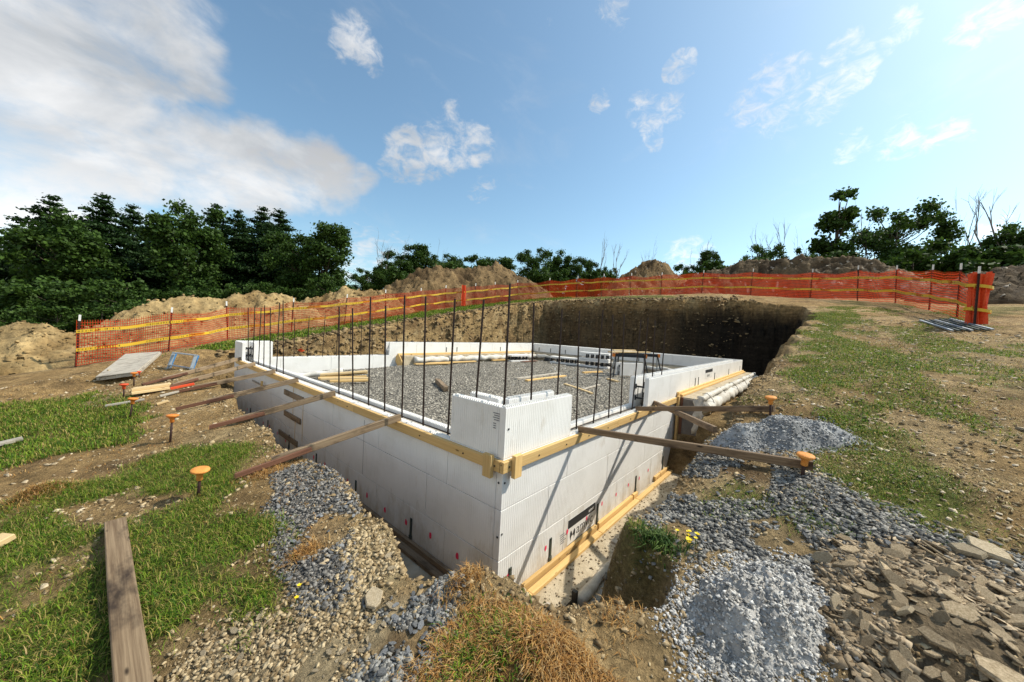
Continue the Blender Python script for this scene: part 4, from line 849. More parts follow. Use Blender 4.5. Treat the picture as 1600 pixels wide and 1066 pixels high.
def make_pine(seed, n_whorl=22, dens=420, size=.021, c0=(.010, .027, .007), c1=(.040, .084, .020)):
    rng = np.random.default_rng(seed); rd = random.Random(seed); tb = MB(); tb.tube([(0, 0, -.06), (.004, 0, .5), (0, .003, .99)], [.018, .011, .002], 7); Vs, Cs = [], []; Fs = []; nv = 0
    for w in range(n_whorl):
        u = w/(n_whorl-1); z = .08+.90*u; L = (.30*(1-u)**.8+.02)*rd.uniform(.72, 1.12)
        for kx in range(5 if u > .5 else 6):
            a = rd.uniform(0, 6.28); l = L*rd.uniform(.5, 1.15); ex = (l*math.cos(a), l*math.sin(a), z+.06*(1-u)*rd.uniform(-.4, 1.0)+.02)
            tb.tube([(0, 0, z), (ex[0]*.55, ex[1]*.55, z+.4*(ex[2]-z)), ex], [.006*(1.1-u), .004*(1.1-u), .001], 4, False)
            m = max(14, int(dens*l/.2)); t = rng.random(m)**.6; p = np.stack([ex[0]*t, ex[1]*t, z+(ex[2]-z)*t], 1)+rng.normal(size=(m, 3))*np.array([1, 1, .42])*(.012+.020*(1-u))*(.5+t[:, None])
            V, F4, c = leaf_cloud(p, np.zeros((m, 3)), m, size*(1.25-.55*u), rng, .4, c0, c1); Vs.append(V); Fs.append(F4+nv); Cs.append(c); nv += len(V)
    crown = np_mesh('crown', np.concatenate(Vs), np.concatenate(Fs), np.concatenate(Cs)); crown.materials.append(M['leaf'])
    trunk = tb.mesh('trunk', True); trunk.materials.append(M['bark']); return trunk, crown
def make_bare(seed):
    rd = random.Random(seed); tb = MB()
    def grow(p, d, l, r, dep):
        q = p+d*l*.5+Vector((rd.uniform(-.05, .05), rd.uniform(-.05, .05), .02))*l; e = p+d*l
        tb.tube([p, q, e], [r, r*.8, r*.5], 4 if dep else 6, False)
        if dep >= 4: return
        for i in range(2 if dep else 3):
            nd = (d+Vector((rd.uniform(-.7, .7), rd.uniform(-.7, .7), rd.uniform(-.1, .5)))).normalized(); grow(p+d*l*rd.uniform(.5, 1), nd, l*rd.uniform(.5, .75), r*.5, dep+1)
    grow(Vector((0, 0, -.05)), Vector((rd.uniform(-.05, .05), rd.uniform(-.05, .05), 1)).normalized(), .55, .0165, 0)
    me = tb.mesh('trunk', True); me.materials.append(M['pale_bark']); zs = max(v[2] for v in tb.v)
    for v in me.vertices: v.co /= zs
    return me
DEC = [make_decid('d', 200+i, 62+6*i, 19000, (1.05, 1.2, .95, 1.3)[i]) for i in range(4)]
TALL = make_decid('t', 243, 30, 4200, .42, .026)
BSH = [make_decid('b', 250+i, 46, 9500, 1.9, .05, (.018, .042, .007), (.080, .145, .024)) for i in range(3)]
PIN = [make_pine(260+i) for i in range(4)]
BAR = [make_bare(270+i) for i in range(5)]
TREES = [(-9.8,51.9,7.6,'p'),(-7.6,44.7,5.6,'p'),(-7.3,52.2,9.1,'p'),(-4.9,44.9,10.6,'p'),(-3.7,40.3,8.6,'d'),(-2.2,46.5,11.4,'p'),(-0.3,48.9,11.1,'p'),(1.0,42.6,9.2,'p'),(2.3,35.0,9.1,'d'),(4.7,41.5,10.3,'p'),(5.3,36.1,8.9,'p'),(7.8,39.4,10.0,'p'),(8.0,34.6,8.9,'p'),(8.0,29.8,6.5,'d'),(9.1,27.1,6.8,'d'),(12.6,27.5,3.6,'d'),(15.0,29.3,4.6,'d'),(17.2,30.0,5.7,'d'),(18.9,29.5,6.6,'d'),(20.4,27.7,5.4,'d'),(23.1,27.7,5.5,'d'),(24.6,26.0,5.9,'d'),(27.4,25.8,6.3,'d'),(25.0,19.3,5.9,'d'),(28.2,18.7,6.4,'d'),(28.5,16.8,5.7,'d'),(30.5,16.1,5.6,'d'),(31.6,14.8,4.8,'d'),(35.0,13.8,4.6,'d'),(30.4,6.9,4.0,'d'),(31.7,5.4,5.4,'d'),(32.2,1.8,5.5,'d'),(31.9,-0.9,5.2,'d'),(32.7,-1.9,5.9,'d'),(32.1,-2.5,9.2,'t'),(34.9,-5.7,8.5,'d'),(35.7,-8.5,5.2,'d'),(35.4,-9.6,5.2,'d'),(34.8,-10.4,6.1,'d'),(36.1,-11.9,6.8,'d'),(15.2,29.2,7.2,'b'),(17.2,30.0,6.8,'b'),(21.6,29.5,7.0,'b'),(31.1,15.5,7.9,'b'),(31.3,13.7,6.8,'b'),(36.2,12.6,8.3,'b'),(31.3,6.0,6.4,'b'),(30.5,6.8,5.1,'b'),(31.9,2.2,7.0,'b'),(34.4,0.9,7.6,'b'),(33.2,-0.9,6.8,'b'),(35.0,-4.4,8.7,'b'),(36.1,-8.7,9.0,'b'),(37.1,-9.9,8.3,'b'),(34.9,-10.3,8.7,'b'),(35.2,-7.7,6.8,'b')]
BUSHES = [(31.7,11.4,3.2),(30.5,20.5,2.8),(33.5,19.0,2.8),(34.5,16.5,2.8),(36.5,14.0,2.8),(26.5,22.5,2.8),(-5.9,34.9,3.2),(-4.6,32.0,3.2),(-3.4,30.6,3.4),(-2.4,29.3,2.6),(-1.2,28.0,2.9),(-4.9,29.1,1.8),(-3.5,26.0,1.7),(-2.1,24.4,1.5),(-0.6,24.2,1.7),(0.6,27.4,2.2),(2.7,29.6,2.8),(4.7,27.3,2.5),(6.4,25.3,1.9),(8.1,23.4,2.6),(14.8,26.5,3.1),(19.0,24.7,3.5),(22.7,23.4,3.9),(24.4,16.9,3.0),(27.1,13.8,2.9),(28.9,4.0,3.3),(29.3,2.0,3.3),(29.0,-2.2,3.7),(31.0,-6.1,4.2),(31.3,-8.0,3.7),(29.5,-8.9,3.4),(28.9,-9.8,3.5)]
def place(name, parts, x, y, h, label, cat, group, wide=1.0):
    z = float(G(np.array([x]), np.array([y]))[0]); e = empty(name, (x, y, z), label, cat, group)
    R = Matrix.Translation((x, y, z)) @ Matrix.Rotation(random.uniform(0, 6.28), 4, 'Z') @ Matrix.Diagonal((h*wide, h*wide, h, 1))
    for nm, me in parts:
        o = bpy.data.objects.new(nm, me); COL.objects.link(o); o.matrix_basis = R; fin(o, e)
for i, (x, y, h, k) in enumerate(TREES):
    if k == 'd' and x > 11.5: h *= .88 if x < 27.6 or y > 10 else .92
    zone = 'wood beyond the long tan heap' if x < 11.5 else ('hedgerow behind the biggest brown heap' if x < 27.6 and y > 20 else ('row left of the pointed heap' if y > 10 else 'thicket behind the dark stony heap'))
    if k == 'p': tr, cr_ = PIN[i % 4]; place('pine_tree', (('trunk', tr), ('crown', cr_)), x, y, h, 'dark green layered pine tree in the '+zone, 'tree', 'pines in the '+zone, random.uniform(.95, 1.2))
    elif k == 'd': tr, cr_ = DEC[i % 4]; place('leafy_tree', (('trunk', tr), ('crown', cr_)), x, y, h, 'rounded leafy green tree in the '+zone, 'tree', 'leafy trees in the '+zone, random.uniform(.68, .88) if x > 27.6 else random.uniform(.9, 1.15))
    elif k == 't': place('slim_tree', (('trunk', TALL[0]), ('crown', TALL[1])), x, y, h, 'tall slim ragged tree rising above the thicket behind the dark stony heap', 'tree', None, 1.0)
    else: place('dead_tree', (('trunk', BAR[i % 5]),), x, y, h, 'bare dead tree with pale branches in the '+zone, 'tree', 'bare trees in the '+zone, random.uniform(.5, .8))
for i, (x, y, h) in enumerate(BUSHES):
    zone = 'edge of the pine wood' if x < 11.5 else ('hedgerow behind the biggest brown heap' if y > 20 else ('row left of the pointed heap' if y > 10 else 'thicket behind the dark stony heap'))
    tr, cr_ = BSH[i % 3]; place('bush', (('trunk', tr), ('crown', cr_)), x, y, h*1.02, 'low spreading green bush at the '+zone, 'bush', 'bushes at the '+zone, random.uniform(.9, 1.2))

# ------------------------------------------------------------------ loose boards and odd things lying about
def flat_board(name, a, c, w, t, m, label, cat='board', group=None, dz=0.0, zf=Hs, wear=.002):
    za, zc = zf(*a)+dz, zf(*c)+dz
    return board(name, (a[0], a[1], za), (c[0], c[1], zc), w, t, m, label=label, cat=cat, group=group, wear=wear)
flat_board('weathered_plank', (-1.975, 1.64), (-1.945, -.35), .098, .040, 'plank_wood', 'long weathered grey-brown plank lying in the grass near the pale capped stake', dz=.012, wear=.0025)
flat_board('offcut_board', (-3.3, 4.98), (-2.64, 5.14), .09, .035, 'grey_wood', 'bleached grey offcut board alone in the far grass', dz=.02)
flat_board('offcut_block', (-2.52, 2.02), (-2.42, 2.10), .09, .04, 'pale_lumber', 'short pale wood block half hidden in the grass', dz=.02)
flat_board('loose_stick', (-2.01, 5.96), (-1.62, 5.89), .04, .03, 'grey_wood', 'thin bleached stick lying in grass behind an orange capped stake', dz=.02)
flat_board('loose_stick', (-1.45, 5.88), (-1.10, 5.95), .035, .03, 'grey_wood', 'thin bleached stick beside the small lumber pile', dz=.02)
flat_board('red_stake', (-1.30, 6.30), (-1.00, 6.33), .04, .04, 'red_plastic', 'bright red painted stake on the ground behind the small lumber pile', dz=.02, cat='stake')
flat_board('offcut_block', (-1.52, 5.44), (-1.40, 5.47), .05, .03, 'pale_lumber', 'tiny pale wood chip by the brace with the red lap', dz=.01)
zb = Hs(-1.55, 6.6)
for i, (dx, dy, dz) in enumerate(((0, .0, 0), (.01, .1, 0), (-.02, .2, .002), (.0, .06, .042), (.03, .15, .042))):
    board('lumber_piece', (-1.74+dx, 6.42+dy, zb+.02+dz), (-1.30+dx, 6.46+dy, zb+.06+dz), .088, .04, 'pale_lumber', label='short fresh pale lumber piece in the small pile on the grass', cat='lumber', group='small lumber pile on the grass')
# grey plywood form panel resting on the rubble
FP = empty('form_panel', (-1.6, 9.6, -.3), 'grey weathered plywood form panel lying tilted behind the capped stakes', 'panel')
c4 = [Vector((-2.13, 8.9, -.36)), Vector((-1.60, 8.50, -.24)), Vector((-1.10, 10.75, -.02)), Vector((-1.68, 11.1, -.10))]
nrmp = (c4[1]-c4[0]).cross(c4[3]-c4[0]).normalized()
MB().add(c4+[q+nrmp*.02 for q in c4], [(0,3,2,1),(4,5,6,7),(0,1,5,4),(1,2,6,5),(2,3,7,6),(3,0,4,7)]).build('sheet', 'grey_wood', FP)
for s in (0.02, .5, .98):
    board('rib', c4[0].lerp(c4[1], s)-nrmp*.06, c4[3].lerp(c4[2], s)-nrmp*.06, .04, .058, 'grey_wood', FP)
board('rib', c4[0]-nrmp*.065+Vector((.03, .03, 0)), c4[1]-nrmp*.065+Vector((-.03, .02, 0)), .04, .055, 'grey_wood', FP)
# short step ladder standing in the hollow at the far end
LD = empty('step_ladder', (-.95, 8.6, -.25), 'small aluminium and blue step ladder half sunk by the far wall end', 'ladder')
z0 = Hs(-.97, 8.7)
for k, (x, y) in enumerate(((-1.10, 9.05), (-.83, 8.25))):
    board('rail', (x, y, z0-.05), (x+.10, y+.06, z0+.34), .06, .025, 'grey_metal', LD, upv=(0, 1, 0)); board('blue_side', (x+.02, y+.05, z0-.05), (x+.14, y+.12, z0+.32), .05, .02, 'blue_paint', LD, upv=(0, 1, 0))
board('step', (-1.0, 9.05, z0+.32), (-.73, 8.30, z0+.32), .09, .02, 'grey_metal', LD); board('step', (-1.08, 9.05, z0+.05), (-.81, 8.25, z0+.05), .07, .02, 'grey_metal', LD)
# bundle of steel posts near the rolled fence end
for i in range(7):
    a, c = (11.5+.05*i, -3.75-.09*i), (9.95+.04*i+random.uniform(-.1, .1), -4.0-.10*i)
    flat_board('steel_post', a, c, .045, .035, 'grey_metal' if i % 3 == 0 else 'green_metal', 'grey steel fence post lying in the loose bundle by the rolled net', 'post', 'steel posts lying in a bundle', .02)
# inside the foundation
def inside(name, a, c, w, t, m, label, cat='board', group=None, dz=0.0): return flat_board(name, a, c, w, t, m, label, cat, group, dz, gz)
inside('offcut_block', (3.03, 4.81), (2.42, 3.72), .10, .09, 'old_wood', 'short thick brown timber block tilted on the gravel bed', 'timber', dz=.01)
inside('lumber_piece', (5.16, 4.21), (7.45, 4.36), .12, .04, 'grey_wood', 'greyed lumber length lying beside a fresh one on the gravel bed', 'lumber')
inside('lumber_piece', (5.09, 3.80), (7.13, 3.92), .10, .04, 'lumber', 'fresh yellow lumber length lying beside a greyed one on the gravel bed', 'lumber')
inside('lumber_piece', (5.60, 2.95), (4.95, 1.85), .07, .035, 'pale_lumber', 'pale stick pointing at the open block end on the gravel bed', 'lumber')
inside('lumber_piece', (5.3, 2.25), (6.3, 2.35), .06, .03, 'grey_wood', 'small greyed stick crossing a pale one on the gravel bed', 'lumber')
inside('lumber_piece', (8.3, 3.95), (9.3, 3.80), .10, .05, 'lumber', 'short yellow lumber piece in front of the saw horses', 'lumber')
inside('lumber_piece', (7.6, 2.75), (7.3, 2.3), .09, .04, 'pale_lumber', 'pale offcut by the leg of the near saw horse', 'lumber')
for i, (a, c, z) in enumerate((((1.30, 7.0), (2.25, 6.6), .0), ((1.25, 6.85), (2.2, 6.5), .045), ((1.0, 6.3), (1.9, 5.95), 0), ((.95, 6.05), (1.85, 5.7), .0), ((1.0, 5.7), (1.7, 5.5), .0))):
    inside('lumber_piece', a, c, .11, .042, 'pale_lumber' if i % 2 else 'lumber', 'lumber length in the rough stack by the inner face of the left wall', 'lumber', 'rough lumber stack inside the left wall', z+.05)
for a, c in (((4.9, 7.8), (7.0, 7.75)), ((4.35, 7.7), (5.7, 7.68)), ((8.0, 7.85), (9.2, 7.9))):
    inside('lumber_piece', a, c, .12, .04, 'lumber', 'yellow lumber length lying along the foot of the back wall', 'lumber', 'lumber along the back wall', .03)
inside('rusty_plate', (9.3, 7.35), (10.3, 7.4), .22, .02, 'red_wood', 'rust red plank lying flat by the back wall', 'plank', dz=.02)
def foam_block(loc, rz, L, label, lay=0.0, group=None, sheet=False):
    e = empty('foam_block', loc, label, 'foam block', group)
    R = Matrix.Translation(loc) @ Matrix.Rotation(math.radians(rz), 4, 'Z') @ Matrix.Rotation(lay, 4, 'X')
    for y, r in ((0, 0), (TW, 180)):
        o = bpy.data.objects.new('foam_panel', panel_mesh(L, True)); COL.objects.link(o)
        o.matrix_basis = R @ Matrix.Translation((0 if r == 0 else L, y, 0)) @ Matrix.Rotation(math.radians(r), 4, 'Z'); fin(o, e)
    wb = MB(); n = int(L/.2)
    for i in range(n):
        x = .1+i*.2; wb.box((x-.02, TF+.002, .05), (x+.02, TW-TF-.002, .12)).box((x-.02, TF+.002, .26), (x+.02, TW-TF-.002, .34)).box((x-.006, TF+.002, .05), (x+.006, TF+.05, .34))
    wb.build('plastic_web', 'black', e, mw=R)
g0 = gz(10.2, 5.2)
H90 = math.radians(90)
for k in range(2): foam_block((10.55, 4.15, g0+.29*k+.0), 100, 1.2, 'white foam block laid on its side in the stack against the end wall', H90, 'foam block stack by the end wall')
foam_block((10.45, 5.45, g0), 100, 1.2, 'white foam block laid alone on its side next to the stack by the end wall', H90)
foam_block((9.9, 7.45, gz(9.9, 7.45)), 170, 1.0, 'white foam block on its side before the far inner corner', H90)
foam_block((8.95, 2.95, gz(8.9, 2.9)), -28, .90, 'single upright white foam block behind the near saw horse')
ck = MB()
for k in range(5): ck.tube([(10.9+.17*math.cos(a*.35)+.02*k, 7.2+.17*math.sin(a*.35), gz(10.9, 7.2)+.03+.03*k) for a in range(19)], .022, 5)
ck.build('cable_coil', 'black', None, True, label='black coil of cable on the gravel in the far inner corner', cat='cable')
def sawhorse(a, c, ztop, label):
    a, c = Vector((a[0], a[1], 0)), Vector((c[0], c[1], 0)); d = (c-a).normalized(); s = Vector((-d.y, d.x, 0)); zb = gz(a.x, a.y)
    e = empty('saw_horse', ((a+c)/2)+Vector((0, 0, zb)), label, 'saw horse')
    board('top_bar', a+Vector((0, 0, ztop-.11)), c+Vector((0, 0, ztop-.11)), .06, .10, 'black', e)
    for p, g in ((a, 1), (c, -1)):
        MB().box((-.035, -.055, -.09), (.035, .055, .025)).build('end_cap', 'orange_plastic', e, mw=Matrix.Translation(p+Vector((0, 0, ztop-.03))) @ Matrix.Rotation(math.atan2(d.y, d.x), 4, 'Z'))
        for q in (-1, 1):
            f = p+d*g*.05; board('leg', f+s*q*.24+Vector((0, 0, zb-.02))-d*g*.10, f+s*q*.03+Vector((0, 0, ztop-.1)), .045, .03, 'grey_metal' if q > 0 else 'black', e, upv=d)
sawhorse((8.45, 3.0), (9.05, 2.22), .45, 'black and orange folding saw horse standing before the upright foam block'); sawhorse((9.35, 3.3), (10.2, 2.2), .45, 'black and orange folding saw horse closest to the end wall')
board('work_board', (8.25, 3.05, .46), (10.25, 2.55, .46), .14, .04, 'pale_lumber', label='pale work board laid across the two saw horses', cat='board')
board('work_board', (8.9, 3.25, .503), (10.0, 2.95, .503), .12, .03, 'pale_lumber', label='shorter pale board on top of the work board', cat='board')
# bright flagging scraps on the far bank
for (x, y, z, s) in ((5.0, 10.95, .35, .16), (5.75, 11.05, .25, .20), (1.9, 10.3, -.05, .10)):
    fl = MB(); fl.v = [(x+s*.5*math.sin(i*1.7), y-.10-.05*math.cos(i), z+s*1.6*i/5+.03*j*math.cos(i*2)) if j == 0 else (x+s*.5*math.sin(i*1.7)+.06+.03*math.sin(i), y-.14, z+s*1.6*i/5+.05) for i in range(6) for j in range(2)]
    fl.n = 12; fl.f = [(2*i, 2*i+1, 2*i+3, 2*i+2) for i in range(5)]
    fl.build('flagging_tape', 'gathered', None, label='crumpled red-orange flagging scrap caught on the far earth bank', cat='tape', group='flagging scraps on the bank')

# ------------------------------------------------------------------ gravel piles
def pile(poly, h, w, lump, label, c0, c1, cs, npeb, psize, seed, base_m):
    P = np.array(poly); st = .016; mx_, my_ = np.meshgrid(np.arange(P[:, 0].min()-.12, P[:, 0].max()+.13, st), np.arange(P[:, 1].min()-.12, P[:, 1].max()+.13, st)); sh = mx_.shape; mx_, my_ = mx_.ravel(), my_.ravel()
    def prof(x, y):
        d = sdf(poly, x, y)+.10*fbm(x*4, y*4, 3, seed); return ss(-.03, w, d), d
    def zf(x, y):
        k, d = prof(x, y); return H(x, y, False)-.02+(h+.02)*k*(1+.62*fbm(x*3.4, y*3.4, 3, seed+1))+k**.5*(lump*fbm(x*20, y*20, 3, seed+2)+.5*lump*fbm(x*52, y*52, 2, seed+5))
    k, d = prof(mx_, my_); keep = d > -.05; ids = np.arange(sh[0]*sh[1]).reshape(sh)
    Fm = np.stack([ids[:-1, :-1], ids[:-1, 1:], ids[1:, 1:], ids[1:, :-1]], -1).reshape(-1, 4); Fm = Fm[keep[Fm].all(1)]; used = np.unique(Fm); rem = np.zeros(len(mx_), int); rem[used] = np.arange(len(used))
    tn = ss(-.35, .35, fbm(mx_*5, my_*5, 4, seed+3))[:, None]; c = np.array(c0)*(1-tn)+np.array(c1)*tn; c = c*(1+.25*fbm(mx_*40, my_*40, 2, seed+4)[:, None])
    e = empty('gravel_pile', (P[:, 0].mean(), P[:, 1].mean(), float(H(P[:1, 0], P[:1, 1])[0])), label, 'gravel pile')
    mesh_obj('heap', np_mesh('heap', np.stack([mx_, my_, zf(mx_, my_)], 1)[used], rem[Fm], c[used], True), base_m, e)
    rng = np.random.default_rng(seed); x = rng.uniform(P[:, 0].min()-.1, P[:, 0].max()+.1, npeb*3); y = rng.uniform(P[:, 1].min()-.1, P[:, 1].max()+.1, npeb*3)
    _, d = prof(x, y); ok = d > -.03-.10*rng.random(len(x))**3; x, y = x[ok][:npeb], y[ok][:npeb]
    s = psize*(.5+rng.random(len(x))**2*1.3); z = np.maximum(zf(x, y), H(x, y))
    tt = rng.random((len(x), 1)); me = rocks(x, y, z+s*.25, s, rng, np.array(c0)*(1-tt)+np.array(cs)*tt, .75); mesh_obj('pebbles', me, 'stones_attr', e, kind='stuff')
M['white_fines'] = attr_mat('white_stone_dust', .9, 45, .22, .01); M['blue_fines'] = attr_mat('blue_grey_fines', .9, 30, .35, .008)
pile(WHITE, .12, .20, .045, 'white dusted crushed stone pile at the edge of the flat stone heap', (.20, .19, .175), (.42, .40, .37), (.60, .58, .545), 8000, .0068, 301, 'white_fines')
pile([(1.40,-1.12),(1.84,-1.31),(2.09,-1.50),(2.12,-1.86),(1.80,-2.05),(1.38,-1.72),(1.18,-1.38)], .15, .26, .012, 'blue-grey crushed stone pile between the two pale capped stakes', (.17, .17, .17), (.34, .34, .335), (.42, .42, .41), 3500, .009, 311, 'blue_fines')

# ------------------------------------------------------------------ loose stones, chips, grass and straw
def sample(poly, n, seed, edge=.03):
    P = np.array(poly); rng = np.random.default_rng(seed); out = [np.zeros(0), np.zeros(0)]
    while len(out[0]) < n:
        x = rng.uniform(P[:, 0].min()-.06, P[:, 0].max()+.06, n*2); y = rng.uniform(P[:, 1].min()-.06, P[:, 1].max()+.06, n*2)
        ok = sdf(poly, x, y)+fbm(x*4, y*4, 4, 31)*np.where(x < 0, .07, .13) > -edge*rng.random(len(x))**2; ok &= ss(.16, .34, fbm(x*2.7, y*2.7, 4, 33)) < .25+.75*rng.random(len(x)); out = [np.append(out[0], x[ok]), np.append(out[1], y[ok])]
    return out[0][:n], out[1][:n], rng
def stuff_rocks(name, label, x, y, s, rng, c0, c1, flat=1.0, lean=.5, sink=.25, zf=H, cat='gravel', bluish=0.0):
    t = rng.random((len(x), 1))**1.2; c = np.array(c0)*(1-t)+np.array(c1)*t
    mesh_obj(name, rocks(x, y, zf(x, y)+s*sink, s, rng, c, flat, lean), 'stones_attr', label=label, cat=cat, kind='stuff')
GD, GL = (.066, .062, .056), (.30, .28, .25)
xs, ys, r = sample(GRAVEL_LEFT, 10000, 401, .05); stuff_rocks('gravel', 'grey crushed gravel strip beside the left wall trench', xs, ys, .0066*(.45+2.0*r.random(len(xs))**2.4), r, GD, GL, .9)
xs, ys, r = sample(GRAVEL_FRONT, 5500, 402, .10); stuff_rocks('gravel', 'grey crushed gravel spilling between rubble and straw mound', xs, ys, .0066*(.45+2.2*r.random(len(xs))**2.6), r, GD, (.36, .35, .32), .9)
xs, ys, r = sample(GRAVEL_RIGHT, 17000, 403, .14); stuff_rocks('gravel', 'dark flat gravel sheet around the brace and blue-grey pile', xs, ys, .0082*(.45+2.0*r.random(len(xs))**2.4), r, (.075, .074, .070), (.36, .34, .30), .75, .35)
xs, ys, r = sample(RUBBLE, 9000, 404, .16); stuff_rocks('rubble', 'tan stony rubble in the foreground between grass and straw mound', xs, ys, .0042*(.4+3.6*r.random(len(xs))**4), r, (.17, .115, .055), (.52, .41, .25), .7, cat='rubble')
xs, ys, r = sample(TAN, 2600, 405, .08); stuff_rocks('rubble', 'pale tan crumbled soil on the lip of the left trench', xs, ys, .0050*(.4+3.6*r.random(len(xs))**4), r, (.24, .17, .085), (.52, .41, .25), .8, cat='rubble')
xs, ys, r = sample(HEAP, 12000, 406, .10); stuff_rocks('stone_chips', 'brown shale chips filling the flat stone heap', xs, ys, .0085*(.4+3.0*r.random(len(xs))**3), r, (.13, .09, .05), (.46, .36, .24), .45, .5, cat='stone chips')
def scatter_line(pts, n, spread, seed):
    rng = np.random.default_rng(seed); P = np.array(pts); L = np.hypot(*np.diff(P, axis=0).T); k = rng.choice(len(L), n, p=L/L.sum()); t = rng.random(n)[:, None]
    q = P[k]*(1-t)+P[k+1]*t + rng.normal(size=(n, 2))*spread; return q[:, 0], q[:, 1], rng
xs, ys, r = scatter_line(PIT[:30], 7500, .10, 411); stuff_rocks('soil_clods', 'crumbling tan soil clods along the lip of the trench', xs, ys, .0062*(.4+3.4*r.random(len(xs))**4), r, (.17, .115, .055), (.44, .33, .19), .9, cat='soil')
xs, ys, r = scatter_line([(15, .6), (14.43, 2.89), (15, 6.5), (14.4, 10.1), (12.7, 11), (8.4, 11.1), (5.2, 11), (2.7, 10.7), (.5, 10)], 6500, .45, 412); stuff_rocks('soil_clods', 'earth clods sticking out of the far bank', xs, ys, .045*(.4+2.2*r.random(len(xs))**3), r, (.10, .066, .032), (.30, .215, .11), .8, cat='soil')
rng = np.random.default_rng(413); n = 22000; D = .8+rng.random(n)**1.6*13; A = rng.uniform(-.55, .18, n); xs, ys = CAM.x+D*np.cos(A), CAM.y+D*np.sin(A); ok = (pit_d(xs, ys) < -.03) & (ys < -1.35) & (sdf(WHITE, xs, ys) < 0) & (xs > .6); xs, ys, D = xs[ok], ys[ok], D[ok]
stuff_rocks('field_stones', 'pale stone chips strewn over the bare right hand field', xs, ys, .0046*(.4+2.8*rng.random(len(xs))**5)*(1+D*.16), rng, (.24, .17, .09), (.62, .52, .38), .6, .3, cat='stone chips')
rng = np.random.default_rng(420); n = 46000; D = .75+rng.random(n)**1.5*4.2; A = rng.uniform(-.75, 1.75, n); xs, ys = CAM.x+D*np.cos(A), CAM.y+D*np.sin(A); ok = (pit_d(xs, ys) < .12) & (grass_mask(xs, ys) < .55) & (sdf(WHITE, xs, ys) < 0) & (fbm(xs*3, ys*3, 4, 421) > -.5+.8*rng.random(n)); xs, ys, D = xs[ok], ys[ok], D[ok]
stuff_rocks('grit', 'fine grit and crumbs of soil over the bare ground', xs, ys, .0030*(.5+3.6*rng.random(len(xs))**4)*(.6+D*.35), rng, (.16, .105, .05), (.50, .39, .23), .8, .5, cat='grit')
rng = np.random.default_rng(414); n = 2600; xs, ys = rng.uniform(-3.4, -.9, n), rng.uniform(-.1, 10.5, n); ok = (pit_d(xs, ys) < -.02) & (grass_mask(xs, ys) < .4); xs, ys = xs[ok], ys[ok]
stuff_rocks('field_stones', 'small tan stones and clods strewn on the bare soil left of the wall', xs, ys, .010*(.4+2.0*rng.random(len(xs))**3)*(1+np.maximum(ys, 0)*.08), rng, (.24, .17, .09), (.58, .48, .33), .7, .3, cat='stone chips')
rng = np.random.default_rng(415); n = 11000; xs, ys = .3+rng.random(n)**1.7*8.5, .3+rng.random(n)**1.5*7.9
stuff_rocks('gravel', 'grey gravel stones over the bed inside the foundation', xs, ys, .014*(.5+1.3*rng.random(n)**1.6)*(1+.05*xs), rng, (.13, .12, .10), (.58, .53, .44), .9, zf=gravel_z)
rng = np.random.default_rng(416); n = 260; xs, ys = rng.normal(8.6, 1.6, n), rng.normal(3.6, 1.6, n); ok = (xs > .5) & (xs < 11.2) & (ys > .5) & (ys < 8.2); xs, ys = xs[ok], ys[ok]
stuff_rocks('foam_crumbs', 'white foam crumbs littering the gravel bed', xs, ys, .018*(.4+1.6*rng.random(len(xs))**2), rng, (.65, .65, .63), (.80, .80, .79), .6, zf=gravel_z, cat='foam crumbs')
xs, ys, r = scatter_line([(-.5, 4), (-.5, .3), (-.45, -.4), (-.1, -.75), (1, -.7), (3.5, -.7)], 2600, .16, 417); ok = pit_d(xs, ys) > .05; xs, ys = xs[ok], ys[ok]
stuff_rocks('trench_gravel', 'loose gravel and clods on the floor of the trench', xs, ys, .016*(.4+1.8*r.random(len(xs))**2), r, (.12, .10, .07), (.34, .29, .21), .8, cat='gravel')

rng = np.random.default_rng(430); n = 900; xs = rng.uniform(-.2, 4.3, n); ys = -.12-.26*rng.random(n)
stuff_rocks('trench_gravel', 'dirt crumbs and pebbles fallen on the footing ledge', xs, ys, .0065*(.4+2.4*rng.random(n)**3), rng, (.14, .10, .06), (.40, .32, .21), .8, cat='gravel', zf=lambda a, b: np.full(len(a), -1.2215))
# individual flat stones
def slab_mesh(seed):
    r = random.Random(seed); n = r.choice((4, 5, 5, 6, 7)); a0 = r.uniform(0, 6.28); asp = r.uniform(.34, .85); ring = []
    for k in range(n):
        a = a0+2*math.pi*(k+r.uniform(-.28, .28))/n; q = r.uniform(.78, 1.08); ring.append((q*math.cos(a), asp*q*math.sin(a)))
    t = r.uniform(.10, .24); tilt = (r.uniform(-.10, .10), r.uniform(-.10, .10)); vs = []
    for s, z in ((.93, -t), (1.0, -t*.35), (1.0, t*.4), (.90, t)):
        for x, y in ring: vs.append((x*s+r.uniform(-.03, .03), y*s+r.uniform(-.03, .03), z+x*tilt[0]+y*tilt[1]+r.uniform(-.02, .02)))
    fs = [(i*n+k, i*n+(k+1) % n, (i+1)*n+(k+1) % n, (i+1)*n+k) for i in range(3) for k in range(n)] + [tuple(range(n))[::-1], tuple(3*n+k for k in range(n))]
    me = MB().add(vs, fs).mesh('stone'); bm = bmesh.new(); bm.from_mesh(me); bmesh.ops.recalc_face_normals(bm, faces=bm.faces); bm.to_mesh(me); bm.free(); return me
SLABS = {m_: [slab_mesh(500+i) for i in range(12)] for m_ in ('stone', 'tan_stone', 'grey_stone')}
for m_, L_ in SLABS.items():
    for me in L_: me.materials.append(M[m_])
